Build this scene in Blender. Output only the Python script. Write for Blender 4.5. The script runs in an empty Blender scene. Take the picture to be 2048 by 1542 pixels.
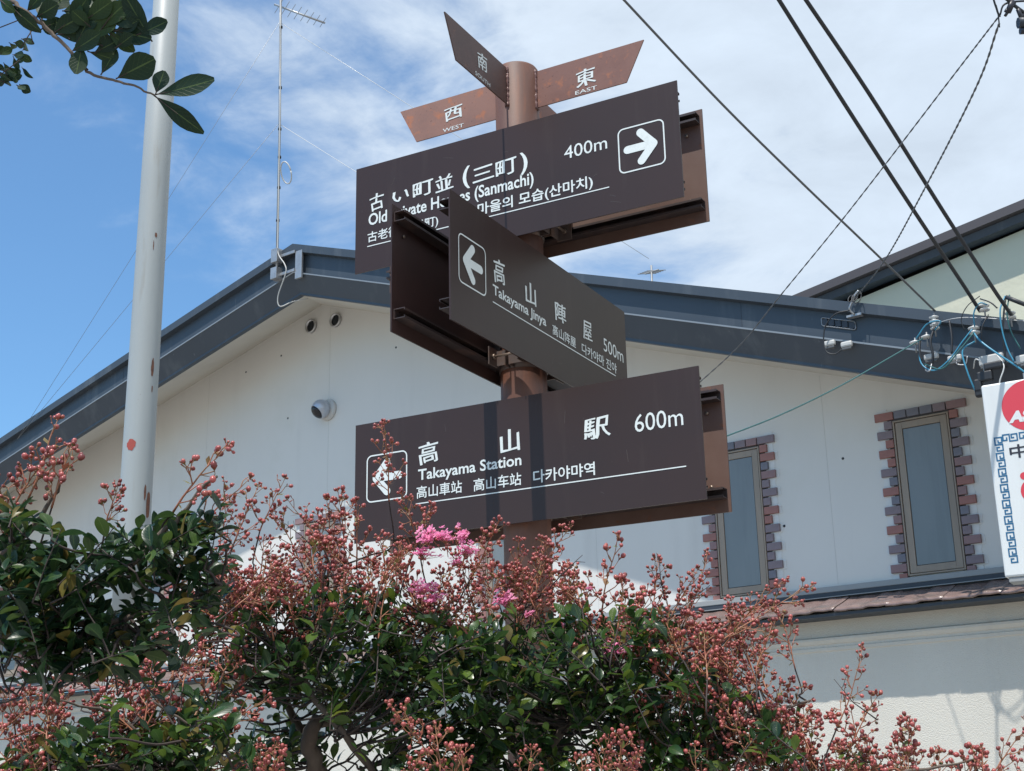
import bpy, math, random
import numpy as np
from mathutils import Matrix, Vector, Quaternion

C = bpy.context.scene.collection
sc = bpy.context.scene
R = math.radians
EYE = 1.6

# ------------------------------------------------------------------ camera
F_PX, PITCH, ROLL, HEAD = 2726.1, 0.2962, -0.0212, 0.4966
fw = Vector((-math.sin(HEAD)*math.cos(PITCH), math.cos(HEAD)*math.cos(PITCH), math.sin(PITCH)))
rt0 = Vector((math.cos(HEAD), math.sin(HEAD), 0))
up0 = rt0.cross(fw)
RT = math.cos(ROLL)*rt0 + math.sin(ROLL)*up0
UP = -math.sin(ROLL)*rt0 + math.cos(ROLL)*up0
cd = bpy.data.cameras.new('camera'); cam = bpy.data.objects.new('camera', cd); C.objects.link(cam)
cd.sensor_width = 36; cd.lens = F_PX/2048*36; cd.clip_start = .05; cd.clip_end = 3000
cam.matrix_world = Matrix(((RT.x, UP.x, -fw.x, 0), (RT.y, UP.y, -fw.y, 0), (RT.z, UP.z, -fw.z, EYE), (0, 0, 0, 1)))
sc.camera = cam

def at(u, v, d):
    """a point seen at photo pixel (u, v), d metres in front of the eye"""
    return Vector((0, 0, EYE)) + (fw + RT*((u-1024)/F_PX) - UP*((v-771)/F_PX))*d

# ------------------------------------------------------------------ light
SUN_EL, SUN_AZ = R(67), R(181.5)          # azimuth clockwise from north (+y)
sd = Vector((math.sin(SUN_AZ)*math.cos(SUN_EL), math.cos(SUN_AZ)*math.cos(SUN_EL), math.sin(SUN_EL)))
sl = bpy.data.lights.new('sun', 'SUN'); sl.energy = 4.2; sl.angle = R(.55); sl.color = (1, .955, .89)
so = bpy.data.objects.new('sun', sl); C.objects.link(so)
so.rotation_euler = sd.to_track_quat('Z', 'Y').to_euler(); so.location = (0, 0, 30)
w = bpy.data.worlds.new('World'); sc.world = w; w.use_nodes = True
nt = w.node_tree; nt.nodes.clear()
def N(t, **k):
    n = nt.nodes.new(t)
    for a, b in k.items(): setattr(n, a, b)
    return n
out = N('ShaderNodeOutputWorld'); bg = N('ShaderNodeBackground'); sky = N('ShaderNodeTexSky', sky_type='NISHITA')
sky.sun_disc = False; sky.sun_elevation = SUN_EL; sky.sun_rotation = SUN_AZ; sky.air_density = 1.0; sky.dust_density = .6; sky.ozone_density = 2.0
bg.inputs[1].default_value = .13
tc = N('ShaderNodeTexCoord')
mp = N('ShaderNodeMapping'); mp.inputs['Rotation'].default_value = (R(20), R(35), R(-15)); mp.inputs['Scale'].default_value = (2.2, 2.2, 4.4)
nt.links.new(tc.outputs['Generated'], mp.inputs[0])
n1 = N('ShaderNodeTexNoise'); n1.inputs['Scale'].default_value = 1.3; n1.inputs['Detail'].default_value = 9; n1.inputs['Roughness'].default_value = .55; n1.inputs['Distortion'].default_value = .6
nt.links.new(mp.outputs[0], n1.inputs['Vector'])
n2 = N('ShaderNodeTexNoise'); n2.inputs['Scale'].default_value = 4.2; n2.inputs['Detail'].default_value = 8; n2.inputs['Roughness'].default_value = .6; n2.inputs['Distortion'].default_value = .3
nt.links.new(mp.outputs[0], n2.inputs['Vector'])
dot = N('ShaderNodeVectorMath', operation='DOT_PRODUCT'); nt.links.new(tc.outputs['Generated'], dot.inputs[0])
bank = (RT*.86 + UP*.42 + fw*.1).normalized(); dot.inputs[1].default_value = bank     # a cloud bank stands to the north-east
def M(op, a, b, c=None):
    n = N('ShaderNodeMath', operation=op)
    for i, x in enumerate((a, b, c)):
        if x is None: continue
        if isinstance(x, (int, float)): n.inputs[i].default_value = x
        else: nt.links.new(x, n.inputs[i])
    return n.outputs[0]
v = M('MULTIPLY_ADD', dot.outputs['Value'], 2.0, .0)
v = M('ADD', v, M('MULTIPLY_ADD', n1.outputs[0], 1.25, -.68))
v = M('ADD', v, M('MULTIPLY_ADD', n2.outputs[0], 1.0, -.44))
mr = N('ShaderNodeMapRange', interpolation_type='SMOOTHSTEP'); nt.links.new(v, mr.inputs[0])
mr.inputs[1].default_value = -.10; mr.inputs[2].default_value = .50; mr.inputs[3].default_value = .03; mr.inputs[4].default_value = .95
# cloud tone, slightly greyer where thick
cr = N('ShaderNodeMapRange'); nt.links.new(n2.outputs[0], cr.inputs[0]); cr.inputs[1].default_value = .3; cr.inputs[2].default_value = .7; cr.inputs[3].default_value = 5.3; cr.inputs[4].default_value = 6.3
cc = N('ShaderNodeVectorMath', operation='SCALE'); cc.inputs[0].default_value = (.80, .92, 1.06); nt.links.new(cr.outputs[0], cc.inputs['Scale'])
skm = N('ShaderNodeVectorMath', operation='MULTIPLY'); skm.inputs[1].default_value = (.72, 1.05, 1.22); nt.links.new(sky.outputs[0], skm.inputs[0])
mx = N('ShaderNodeMix', data_type='RGBA'); nt.links.new(mr.outputs[0], mx.inputs[0]); nt.links.new(skm.outputs[0], mx.inputs[6]); nt.links.new(cc.outputs[0], mx.inputs[7])
nt.links.new(mx.outputs[2], bg.inputs[0]); nt.links.new(bg.outputs[0], out.inputs[0])
vs = sc.view_settings; vs.view_transform = 'Standard'; vs.look = 'None'; vs.gamma = 1; vs.exposure = .27; vs.use_curve_mapping = False
sc.cycles.max_bounces = 7; sc.cycles.transparent_max_bounces = 8; sc.cycles.use_denoising = True

# ------------------------------------------------------------------ materials
def mat(name, col, rough=.7, metal=0, noise=None, bump=None, spec=.5, ramp=None, extra=None, coat=0):
    """noise = (scale, amount, colour2); bump = (scale, strength, distance)"""
    m = bpy.data.materials.new(name); m.use_nodes = True; t = m.node_tree; b = t.nodes['Principled BSDF']
    b.inputs['Base Color'].default_value = (*col, 1); b.inputs['Roughness'].default_value = rough; b.inputs['Metallic'].default_value = metal
    b.inputs['Specular IOR Level'].default_value = spec; b.inputs['Coat Weight'].default_value = coat
    tc = t.nodes.new('ShaderNodeTexCoord')
    cur = None
    for ns in (noise or []):
        scale, lo, hi, c2, stretch = ns
        mp = t.nodes.new('ShaderNodeMapping'); t.links.new(tc.outputs['Object'], mp.inputs[0]); mp.inputs['Scale'].default_value = stretch
        n = t.nodes.new('ShaderNodeTexNoise'); n.inputs['Scale'].default_value = scale; n.inputs['Detail'].default_value = 6; n.inputs['Roughness'].default_value = .6
        t.links.new(mp.outputs[0], n.inputs['Vector'])
        r = t.nodes.new('ShaderNodeMapRange'); r.inputs[1].default_value = lo; r.inputs[2].default_value = hi; t.links.new(n.outputs[0], r.inputs[0])
        mx = t.nodes.new('ShaderNodeMix'); mx.data_type = 'RGBA'; t.links.new(r.outputs[0], mx.inputs[0]); mx.inputs[7].default_value = (*c2, 1)
        if cur is None: mx.inputs[6].default_value = (*col, 1)
        else: t.links.new(cur, mx.inputs[6])
        cur = mx.outputs[2]
    if cur is not None: t.links.new(cur, b.inputs['Base Color'])
    if bump:
        n = t.nodes.new('ShaderNodeTexNoise'); n.inputs['Scale'].default_value = bump[0]; n.inputs['Detail'].default_value = 5; t.links.new(tc.outputs['Object'], n.inputs['Vector'])
        bp = t.nodes.new('ShaderNodeBump'); bp.inputs['Strength'].default_value = bump[1]; bp.inputs['Distance'].default_value = bump[2]
        t.links.new(n.outputs[0], bp.inputs['Height']); t.links.new(bp.outputs[0], b.inputs['Normal'])
    return m
ST = (1, 1, 1)
DRIP = (1, 1, .12)
m_sign = mat('sign_brown_paint', (.043, .0235, .0200), .42, noise=[(1.6, .35, .7, (.036, .0215, .0190), ST), (9, .60, .85, (.056, .038, .032), DRIP), (45, .66, .78, (.060, .045, .038), ST)], bump=(3, .12, .004), spec=.36)
m_signd = mat('sign_inner_dull', (.060, .030, .026), .5, noise=[(3, .4, .7, (.045, .026, .024), ST)])
m_signin = mat('sign_inner_rusty', (.115, .062, .047), .6, noise=[(3, .4, .7, (.155, .098, .08), ST), (26, .62, .72, (.17, .07, .04), ST)], bump=(60, .2, .001))
m_rail = mat('rail_brown', (.045, .033, .033), .5, noise=[(8, .5, .7, (.10, .058, .046), ST)])
m_pole = mat('pole_rusty', (.120, .058, .043), .6, noise=[(5, .42, .68, (.165, .072, .048), (1, 1, .35)), (14, .52, .70, (.20, .075, .04), DRIP), (6, .52, .68, (.055, .037, .034), DRIP)], bump=(50, .25, .001))
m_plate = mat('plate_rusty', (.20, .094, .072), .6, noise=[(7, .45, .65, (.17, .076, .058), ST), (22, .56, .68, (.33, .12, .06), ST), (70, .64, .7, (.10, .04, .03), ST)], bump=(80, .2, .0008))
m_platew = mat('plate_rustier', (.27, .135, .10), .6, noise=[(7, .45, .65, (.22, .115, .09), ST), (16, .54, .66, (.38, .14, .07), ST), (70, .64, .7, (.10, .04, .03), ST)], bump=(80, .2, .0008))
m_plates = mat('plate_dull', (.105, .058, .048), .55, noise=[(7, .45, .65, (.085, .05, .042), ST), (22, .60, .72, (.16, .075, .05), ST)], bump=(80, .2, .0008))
m_weld = mat('weld_bead', (.16, .08, .07), .35, bump=(120, .8, .003))
m_white = mat('sign_white_film', (.72, .76, .74), .45, noise=[(40, .5, .75, (.62, .66, .64), ST)])
m_brack = mat('bracket_steel', (.13, .10, .09), .5, metal=.3, noise=[(20, .5, .7, (.17, .10, .07), ST)])
m_bolt = mat('bolt_steel', (.25, .19, .15), .4, metal=.6)
m_lpole = mat('grey_pole_paint', (.34, .365, .365), .5, noise=[(2.2, .42, .62, (.29, .325, .335), DRIP), (9, .6, .75, (.27, .26, .23), DRIP), (60, .70, .74, (.25, .22, .2), ST)], bump=(25, .12, .002))
m_lpole2 = mat('grey_pole_stained', (.46, .46, .43), .55, noise=[(7, .52, .66, (.38, .20, .10), (1, 1, .1)), (15, .6, .7, (.30, .13, .06), (1, 1, .12))], bump=(25, .12, .002))
m_rust = mat('rust_stain', (.17, .07, .04), .8, noise=[(60, .4, .7, (.09, .045, .035), ST)])
m_redp = mat('red_primer_patch', (.33, .06, .045), .7)
m_wall = mat('white_render', (.69, .675, .635), .85, noise=[(.7, .35, .7, (.65, .635, .60), (1, 1, .6)), (2.4, .55, .85, (.60, .585, .55), (1.2, 1.2, .2)), (1.1, .55, .75, (.63, .62, .57), ST), (120, .74, .8, (.45, .44, .42), ST)], bump=(160, .12, .002))
m_wjoint = mat('wall_joint', (.56, .55, .52), .9)
m_wallm = mat('plaster_margin', (.68, .68, .66), .85, bump=(60, .5, .004))
m_wall2 = mat('lower_stucco', (.65, .615, .54), .9, noise=[(.9, .4, .7, (.60, .57, .50), (1, 1, .3)), (2.2, .55, .75, (.54, .515, .46), DRIP), (90, .74, .8, (.35, .34, .32), ST)], bump=(130, .6, .008))
m_soff = mat('soffit_board', (.56, .54, .48), .85, noise=[(1.5, .4, .7, (.50, .48, .43), ST)])
m_fasc = mat('fascia_blue_grey', (.048, .062, .080), .45, noise=[(1.3, .4, .7, (.042, .055, .071), ST), (5, .55, .75, (.085, .10, .115), DRIP), (30, .68, .75, (.12, .135, .15), DRIP)], bump=(2.5, .08, .004))
m_lip = mat('fascia_lip', (.20, .23, .26), .4)  # paler than the fascia: the sunlit line on the ledge is put into the colour
m_roof = mat('roof_metal', (.07, .09, .11), .5)
m_frame = mat('window_frame_bronze', (.33, .262, .20), .45, noise=[(6, .4, .7, (.24, .20, .16), DRIP)])
m_frdark = mat('window_seal', (.035, .04, .045), .5)
def glass():
    m = mat('frosted_glass', (.175, .195, .20), .22, noise=[(1.2, .35, .7, (.21, .23, .235), (1, 1, .4)), (2.5, .5, .8, (.15, .165, .17), (3, 3, .3))], spec=.5)
    return m
m_glass = glass(); m_scratch = mat('board_scratch', (.10, .085, .078), .6)
m_bricks = [mat('brick_mauve', (.235, .19, .21), .8, noise=[(30, .4, .7, (.20, .165, .18), ST)], bump=(90, .3, .001)),
            mat('brick_red', (.33, .16, .14), .8, noise=[(30, .4, .7, (.28, .14, .125), ST)], bump=(90, .3, .001)),
            mat('brick_plum', (.28, .18, .18), .8, noise=[(30, .4, .7, (.24, .16, .165), ST)], bump=(90, .3, .001)),
            mat('brick_slate', (.185, .185, .22), .8, noise=[(30, .4, .7, (.16, .165, .195), ST)], bump=(90, .3, .001))]
m_jshade = mat('brick_joint_shade', (.13, .12, .12), .9)  # dark tone stands for the shadow lines between the bricks
m_tile = mat('glazed_roof_tile', (.24, .165, .145), .22, noise=[(14, .4, .7, (.19, .13, .115), ST), (4, .55, .7, (.15, .115, .10), ST), (70, .6, .68, (.33, .26, .235), ST)], bump=(70, .6, .004), spec=.6)
m_dark = mat('dark_flashing', (.035, .042, .055), .5)
m_flash = mat('pale_flashing', (.30, .31, .31), .5)
m_ground = mat('pale_bounce_ground', (.27, .25, .225), .9, noise=[(4, .4, .7, (.23, .215, .195), ST)], bump=(200, .4, .004))  # ground out of view, made pale to bounce light up to wall and soffit
m_cream = mat('cream_wall', (.62, .60, .46), .85, noise=[(.8, .4, .7, (.57, .55, .43), ST)], bump=(1.6, .5, .06))
m_edge2 = mat('brown_roof_edge', (.07, .06, .062), .5)
m_black = mat('black_cable', (.02, .022, .026), .5)
m_grey = mat('cable_grey', (.10, .105, .11), .5)
m_teal = mat('teal_cable', (.03, .115, .115), .45)
m_blue = mat('blue_cable', (.05, .25, .38), .35)
m_porc = mat('white_porcelain', (.62, .62, .6), .25)
m_box = mat('pale_plastic_box', (.5, .5, .48), .45)
m_galv = mat('galvanised', (.42, .43, .44), .4, metal=.6, noise=[(12, .4, .7, (.32, .33, .34), ST)])
m_mastm = mat('mast_steel', (.27, .28, .29), .4, metal=.4)
m_signw = mat('shop_sign_white', (.70, .72, .71), .35, noise=[(5, .45, .7, (.63, .645, .63), DRIP)])
m_red = mat('shop_sign_red', (.62, .055, .075), .4)
m_sblue = mat('shop_sign_blue', (.02, .12, .24), .4)
m_sdark = mat('shop_sign_dark', (.03, .03, .04), .4)
m_chrome = mat('vent_metal', (.5, .5, .5), .3, metal=.8)
m_cam = mat('camera_shell', (.46, .50, .56), .28, metal=.3)
m_camd = mat('camera_glass', (.012, .012, .016), .12)
m_bark = mat('bark', (.095, .07, .055), .85, noise=[(18, .4, .7, (.17, .13, .10), (1, 1, .3))], bump=(40, .6, .004))
m_twig = mat('dark_twig', (.045, .032, .028), .8)
m_stem = mat('red_stem', (.36, .12, .07), .5, noise=[(30, .4, .7, (.20, .14, .06), ST)])
def varmat(name, c1, c2, c3, rough, trans=0, spec=.5, bump=None, veins=False):
    m = bpy.data.materials.new(name); m.use_nodes = True; t = m.node_tree; b = t.nodes['Principled BSDF']
    oi = t.nodes.new('ShaderNodeObjectInfo'); ge = t.nodes.new('ShaderNodeNewGeometry')
    a = t.nodes.new('ShaderNodeMath'); a.operation = 'ADD'; t.links.new(oi.outputs['Random'], a.inputs[0]); t.links.new(ge.outputs['Random Per Island'], a.inputs[1])
    f = t.nodes.new('ShaderNodeMath'); f.operation = 'FRACT'; t.links.new(a.outputs[0], f.inputs[0])
    cr = t.nodes.new('ShaderNodeValToRGB'); e = cr.color_ramp.elements; e[0].color = (*c1, 1); e[1].color = (*c3, 1); x = e.new(.6); x.color = (*c2, 1)
    if veins: e[2].position = .95; x = e.new(.975); x.color = (.15, .12, .03, 1)
    t.links.new(f.outputs[0], cr.inputs[0]); t.links.new(cr.outputs[0], b.inputs['Base Color'])
    b.inputs['Roughness'].default_value = rough; b.inputs['Specular IOR Level'].default_value = spec
    if veins:
        def nd(op, a, b_=None, c=None):
            n = t.nodes.new('ShaderNodeMath'); n.operation = op
            for i, x in enumerate((a, b_, c)):
                if x is None: continue
                if isinstance(x, (int, float)): n.inputs[i].default_value = x
                else: t.links.new(x, n.inputs[i])
            return n.outputs[0]
        uv = t.nodes.new('ShaderNodeTexCoord'); sp = t.nodes.new('ShaderNodeSeparateXYZ'); t.links.new(uv.outputs['UV'], sp.inputs[0])
        dv = nd('ABSOLUTE', nd('SUBTRACT', sp.outputs[1], .5)); rib = nd('LESS_THAN', dv, .03)
        vein = nd('POWER', nd('ABSOLUTE', nd('SINE', nd('MULTIPLY', nd('SUBTRACT', sp.outputs[0], nd('MULTIPLY', dv, .55)), 24.0))), 6.0)
        mk = nd('MAXIMUM', nd('MULTIPLY', rib, .65), nd('MULTIPLY', nd('SUBTRACT', 1.0, nd('MINIMUM', nd('MULTIPLY', nd('ABSOLUTE', nd('SINE', nd('MULTIPLY', nd('SUBTRACT', sp.outputs[0], nd('MULTIPLY', dv, .55)), 24.0))), 5.0), 1.0)), .28))
        mv = t.nodes.new('ShaderNodeMix'); mv.data_type = 'RGBA'; t.links.new(mk, mv.inputs[0]); t.links.new(cr.outputs[0], mv.inputs[6]); mv.inputs[7].default_value = (.11, .16, .05, 1)
        t.links.new(mv.outputs[2], b.inputs['Base Color'])
        bp = t.nodes.new('ShaderNodeBump'); bp.inputs['Strength'].default_value = .35; bp.inputs['Distance'].default_value = .002; t.links.new(mk, bp.inputs['Height']); t.links.new(bp.outputs[0], b.inputs['Normal'])
    if bump:
        tc = t.nodes.new('ShaderNodeTexCoord'); n = t.nodes.new('ShaderNodeTexNoise'); n.inputs['Scale'].default_value = bump[0]; t.links.new(tc.outputs['Object'], n.inputs['Vector'])
        bp = t.nodes.new('ShaderNodeBump'); bp.inputs['Strength'].default_value = bump[1]; bp.inputs['Distance'].default_value = bump[2]
        t.links.new(n.outputs[0], bp.inputs['Height']); t.links.new(bp.outputs[0], b.inputs['Normal'])
    if trans:
        tr = t.nodes.new('ShaderNodeBsdfTranslucent'); ms = t.nodes.new('ShaderNodeMixShader'); ms.inputs[0].default_value = trans
        hs = t.nodes.new('ShaderNodeHueSaturation'); hs.inputs['Value'].default_value = 1.7; hs.inputs['Hue'].default_value = .475; t.links.new(cr.outputs[0], hs.inputs['Color']); t.links.new(hs.outputs[0], tr.inputs[0])
        t.links.new(b.outputs[0], ms.inputs[1]); t.links.new(tr.outputs[0], ms.inputs[2]); t.links.new(ms.outputs[0], t.nodes['Material Output'].inputs[0])
    return m
m_leaf = varmat('myrtle_leaf', (.013, .037, .016), (.030, .078, .018), (.090, .150, .020), .28, .34, .5, veins=True)
m_leaf2 = varmat('myrtle_leaf_dark', (.010, .028, .015), (.017, .048, .017), (.05, .095, .018), .34, .28, .4, veins=True)
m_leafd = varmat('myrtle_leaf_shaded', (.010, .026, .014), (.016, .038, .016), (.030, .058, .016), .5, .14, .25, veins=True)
m_bud = varmat('bud_red', (.17, .038, .034), (.42, .10, .09), (.30, .075, .055), .28, 0, .5)
m_calyx = varmat('calyx_olive', (.17, .15, .04), (.24, .10, .05), (.12, .17, .04), .5, .15)
m_petal = varmat('petal_pink', (.70, .22, .38), (.78, .34, .48), (.62, .16, .31), .6, .35)

# ------------------------------------------------------------------ mesh helpers
class MB:
    def __init__(s): s.v = []; s.f = []; s.m = []; s.sm = []; s.cur = 0
    def add(s, vs, fs, smooth=False, m=None):
        n = len(s.v); s.v += [tuple(x) for x in vs]
        for q in fs: s.f.append(tuple(n+i for i in q)); s.m.append(s.cur if m is None else m); s.sm.append(smooth)
        return s
    def box(s, a, b, m=None):
        (x0, y0, z0), (x1, y1, z1) = a, b
        vs = [(x, y, z) for x in (x0, x1) for y in (y0, y1) for z in (z0, z1)]
        return s.add(vs, [(0, 1, 3, 2), (4, 6, 7, 5), (0, 4, 5, 1), (2, 3, 7, 6), (0, 2, 6, 4), (1, 5, 7, 3)], m=m)
    def tube(s, pts, r, n=8, cap=True, m=None, smooth=True):
        pts = [Vector(p) for p in pts]; k = len(pts)
        rs = r if isinstance(r, (list, tuple)) else [r]*k
        vs = []; prev = None
        for i, p in enumerate(pts):
            t = (pts[min(i+1, k-1)]-pts[max(i-1, 0)]).normalized()
            if prev is None:
                a = Vector((0, 0, 1)) if abs(t.z) < .9 else Vector((1, 0, 0)); u = t.cross(a).normalized()
            else:
                u = (prev-t*prev.dot(t)).normalized()
            prev = u; w_ = t.cross(u)
            for j in range(n):
                an = 2*math.pi*j/n; vs.append(p+(u*math.cos(an)+w_*math.sin(an))*rs[i])
        fs = [(i*n+j, i*n+(j+1) % n, (i+1)*n+(j+1) % n, (i+1)*n+j) for i in range(k-1) for j in range(n)]
        s.add(vs, fs, smooth, m)
        if cap:
            base = len(s.v)-n*k
            s.f.append(tuple(base+j for j in reversed(range(n)))); s.m.append(s.cur if m is None else m); s.sm.append(False)
            s.f.append(tuple(base+(k-1)*n+j for j in range(n))); s.m.append(s.cur if m is None else m); s.sm.append(False)
        return s
    def lathe(s, prof, M=Matrix(), n=24, m=None, smooth=True):
        vs = []; 
        for r_, z in prof:
            for j in range(n):
                a = 2*math.pi*j/n; vs.append(M @ Vector((r_*math.cos(a), r_*math.sin(a), z)))
        k = len(prof)
        fs = [(i*n+j, i*n+(j+1) % n, (i+1)*n+(j+1) % n, (i+1)*n+j) for i in range(k-1) for j in range(n)]
        fs += [tuple(reversed(range(n))), tuple((k-1)*n+j for j in range(n))]
        return s.add(vs, fs, smooth, m)
    def prism(s, poly, y0, y1, m=None):
        """poly in (x, z), extruded along y"""
        n = len(poly)
        vs = [(x, y0, z) for x, z in poly]+[(x, y1, z) for x, z in poly]
        fs = [tuple(range(n)), tuple(reversed(range(n, 2*n)))]+[(i, n+i, n+(i+1) % n, (i+1) % n) for i in range(n)]
        return s.add(vs, fs, m=m)
    def ball(s, p, r, seg=6, rings=4, m=None, stretch=None):
        vs = [Vector((0, 0, 1))]
        for i in range(1, rings):
            th = math.pi*i/rings
            for j in range(seg):
                a = 2*math.pi*(j+.5*(i % 2))/seg; vs.append(Vector((math.sin(th)*math.cos(a), math.sin(th)*math.sin(a), math.cos(th))))
        vs.append(Vector((0, 0, -1)))
        q = stretch.to_track_quat('Z', 'Y') if stretch else Quaternion()
        vs = [Vector(p)+q @ Vector((x.x*r, x.y*r, x.z*r*(1.12 if stretch else 1))) for x in vs]
        fs = [(0, 1+j, 1+(j+1) % seg) for j in range(seg)]
        for i in range(rings-2):
            a = 1+i*seg; b = a+seg
            fs += [(a+j, b+j, b+(j+1) % seg, a+(j+1) % seg) for j in range(seg)]
        a = 1+(rings-2)*seg; l = len(vs)-1
        fs += [(a+(j+1) % seg, a+j, l) for j in range(seg)]
        return s.add(vs, fs, True, m)
    def mesh(s, name, mats):
        me = bpy.data.meshes.new(name); me.from_pydata(s.v, [], s.f)
        for x in (mats if isinstance(mats, (list, tuple)) else [mats]): me.materials.append(x)
        me.polygons.foreach_set('material_index', s.m); me.polygons.foreach_set('use_smooth', s.sm); me.update()
        return me
    def build(s, name, mats, parent=None, loc=None, rz=0, bevel=0):
        o = bpy.data.objects.new(name, s.mesh(name, mats)); link(o, parent, loc, rz)
        if bevel:
            b = o.modifiers.new('bevel', 'BEVEL'); b.width = bevel; b.segments = 2; b.limit_method = 'ANGLE'; b.angle_limit = R(40)
        return o
WM = {}
def link(o, parent=None, loc=None, rz=0):
    """loc given: local to the parent. loc None and a parent: geometry is in world coordinates"""
    C.objects.link(o)
    if loc is not None: o.location = loc; o.rotation_euler = (0, 0, rz)
    L = Matrix.LocRotScale(Vector(loc) if loc is not None else Vector(), Matrix.Rotation(rz, 3, 'Z').to_euler(), None)
    if parent is not None:
        o.parent = parent
        if loc is None: o.matrix_parent_inverse = WM[parent].inverted(); WM[o] = Matrix()
        else: WM[o] = WM[parent] @ L
    else: WM[o] = L
    return o
def empty(name, loc, rz=0, parent=None): return link(bpy.data.objects.new(name, None), parent, loc, rz)
def tag(o, label=None, cat=None, group=None, kind=None):
    if label: o['label'] = label
    if cat: o['category'] = cat
    if group: o['group'] = group
    if kind: o['kind'] = kind
    return o
def thing(name, loc, label, cat, group=None, rz=0): return tag(empty(name, loc, rz), label, cat, group)

_tc = {}
def glyphs(txt, offset):
    k = (txt, offset)
    if k in _tc: return _tc[k]
    c = bpy.data.curves.new('t', 'FONT'); c.body = txt; c.size = 1; c.offset = offset; c.resolution_u = 3
    o = bpy.data.objects.new('t', c); C.objects.link(o)
    dg = bpy.context.evaluated_depsgraph_get(); dg.update()
    me = bpy.data.meshes.new_from_object(o.evaluated_get(dg))
    vs = np.zeros(len(me.vertices)*3); me.vertices.foreach_get('co', vs); vs = vs.reshape(-1, 3)
    fs = [tuple(p.vertices) for p in me.polygons]
    bpy.data.objects.remove(o); bpy.data.curves.remove(c); bpy.data.meshes.remove(me)
    _tc[k] = (vs, fs); return _tc[k]
def text(mb, txt, x0, z0, x1, z1, y=-.0012, offset=.012, brush=False, depth=.0008, fn=None, m=None):
    if not brush:
        if max(map(ord, txt)) < 0x2000: return _text(mb, txt, x0, z0, x1, z1, y, offset, False, fn, m)
        e = offset*(z1-z0)*.85                       # CJK: thicken with shifted copies, each a hair further out
        for k, (dx, dz) in enumerate(((-1, 0), (1, 0), (0, 1), (0, -1))):
            _text(mb, txt, x0+e+dx*e, z0+e+dz*e, x1-e+dx*e, z1-e+dz*e, y-.0001*k, 0, False, fn, m)
        return
    w = (x1-x0); e = w*.020
    for k, (dx, dz) in enumerate(((-1, 0), (1, .3), (0, .35), (.5, -.35), (-.5, .1))):
        _text(mb, txt, x0+e+dx*e, z0+e*.4+dz*e, x1-e+dx*e, z1-e*.4+dz*e, y-.00012*k*(1 if fn is None else 0), 0, True, fn and (lambda q, k=k: (fn(q)[0], fn(q)[1]+.00012*k, fn(q)[2])), m)
def _text(mb, txt, x0, z0, x1, z1, y, offset, brush, fn, m):
    """lettering on the plane y, facing -y, filling the box x0..x1, z0..z1; brush: leaning, swelling strokes"""
    vs, fs = glyphs(txt, offset)
    a = vs.copy(); lo, hi = a.min(0), a.max(0)
    a[:, 0] = (a[:, 0]-lo[0])/(hi[0]-lo[0]); a[:, 1] = (a[:, 1]-lo[1])/(hi[1]-lo[1])
    if brush:
        X, Z = a[:, 0].copy(), a[:, 1].copy()
        a[:, 1] = Z+.10*(X-.5)*(1-.3*Z)+.018*np.sin(9*X+5*Z); a[:, 0] = X+.03*np.sin(6*Z+2)+.02*np.sin(11*X)-.03*(Z-.5)
        lo, hi = a.min(0), a.max(0)
        a[:, 0] = (a[:, 0]-lo[0])/(hi[0]-lo[0]); a[:, 1] = (a[:, 1]-lo[1])/(hi[1]-lo[1])
    P = [(x0+(x1-x0)*p[0], y, z0+(z1-z0)*p[1]) for p in a]
    if fn: P = [fn(p) for p in P]
    mb.add(P, fs, m=m)
def stroke(mb, pts, wd, y=-.0012, m=None, closed=False):
    """flat line of even width along pts (x, z)"""
    pts = [Vector(p) for p in pts]; n = len(pts); vs = []
    for i, p in enumerate(pts):
        a = pts[(i-1) % n] if (i > 0 or closed) else p; b = pts[(i+1) % n] if (i < n-1 or closed) else p
        d1 = (p-a).normalized() if (p-a).length > 1e-9 else (b-p).normalized(); d2 = (b-p).normalized() if (b-p).length > 1e-9 else d1
        t = (d1+d2).normalized(); nn = Vector((-t.y, t.x)); k = 1/max(.5, nn.dot(Vector((-d1.y, d1.x))))
        for sgn in (1, -1): q = p+nn*wd/2*k*sgn; vs.append((q.x, y, q.y))
    fs = [(2*i, 2*i+1, 2*((i+1) % n)+1, 2*((i+1) % n)) for i in range(n if closed else n-1)]
    mb.add(vs, fs, m=m)
def rrect(x0, z0, x1, z1, r, k=5):
    P = []
    for cx, cz, a0 in ((x1-r, z1-r, 0), (x0+r, z1-r, 90), (x0+r, z0+r, 180), (x1-r, z0+r, 270)):
        for i in range(k+1):
            a = R(a0+90*i/k); P.append((cx+r*math.cos(a), cz+r*math.sin(a)))
    return P
def capsule(mb, a, b, wd, y, m=None):
    a, b = Vector(a), Vector(b); t = (b-a).normalized(); an = math.atan2(t.y, t.x); P = []
    for i in range(9): q = an+math.pi/2+math.pi*i/8; P.append((a.x+wd/2*math.cos(q), y, a.y+wd/2*math.sin(q)))
    for i in range(9): q = an-math.pi/2+math.pi*i/8; P.append((b.x+wd/2*math.cos(q), y, b.y+wd/2*math.sin(q)))
    mb.add(P, [tuple(range(len(P)))], m=m)
def curve_pts(pts, n=6):
    P = [Vector(p) for p in pts]; P = [P[0]*2-P[1]]+P+[P[-1]*2-P[-2]]; out_ = []
    for i in range(1, len(P)-2):
        for k in range(n):
            t = k/n; a, b, c, d = P[i-1:i+3]
            out_.append(.5*((2*b)+(-a+c)*t+(2*a-5*b+4*c-d)*t*t+(-a+3*b-3*c+d)*t**3))
    out_.append(P[-2]); return out_

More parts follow.
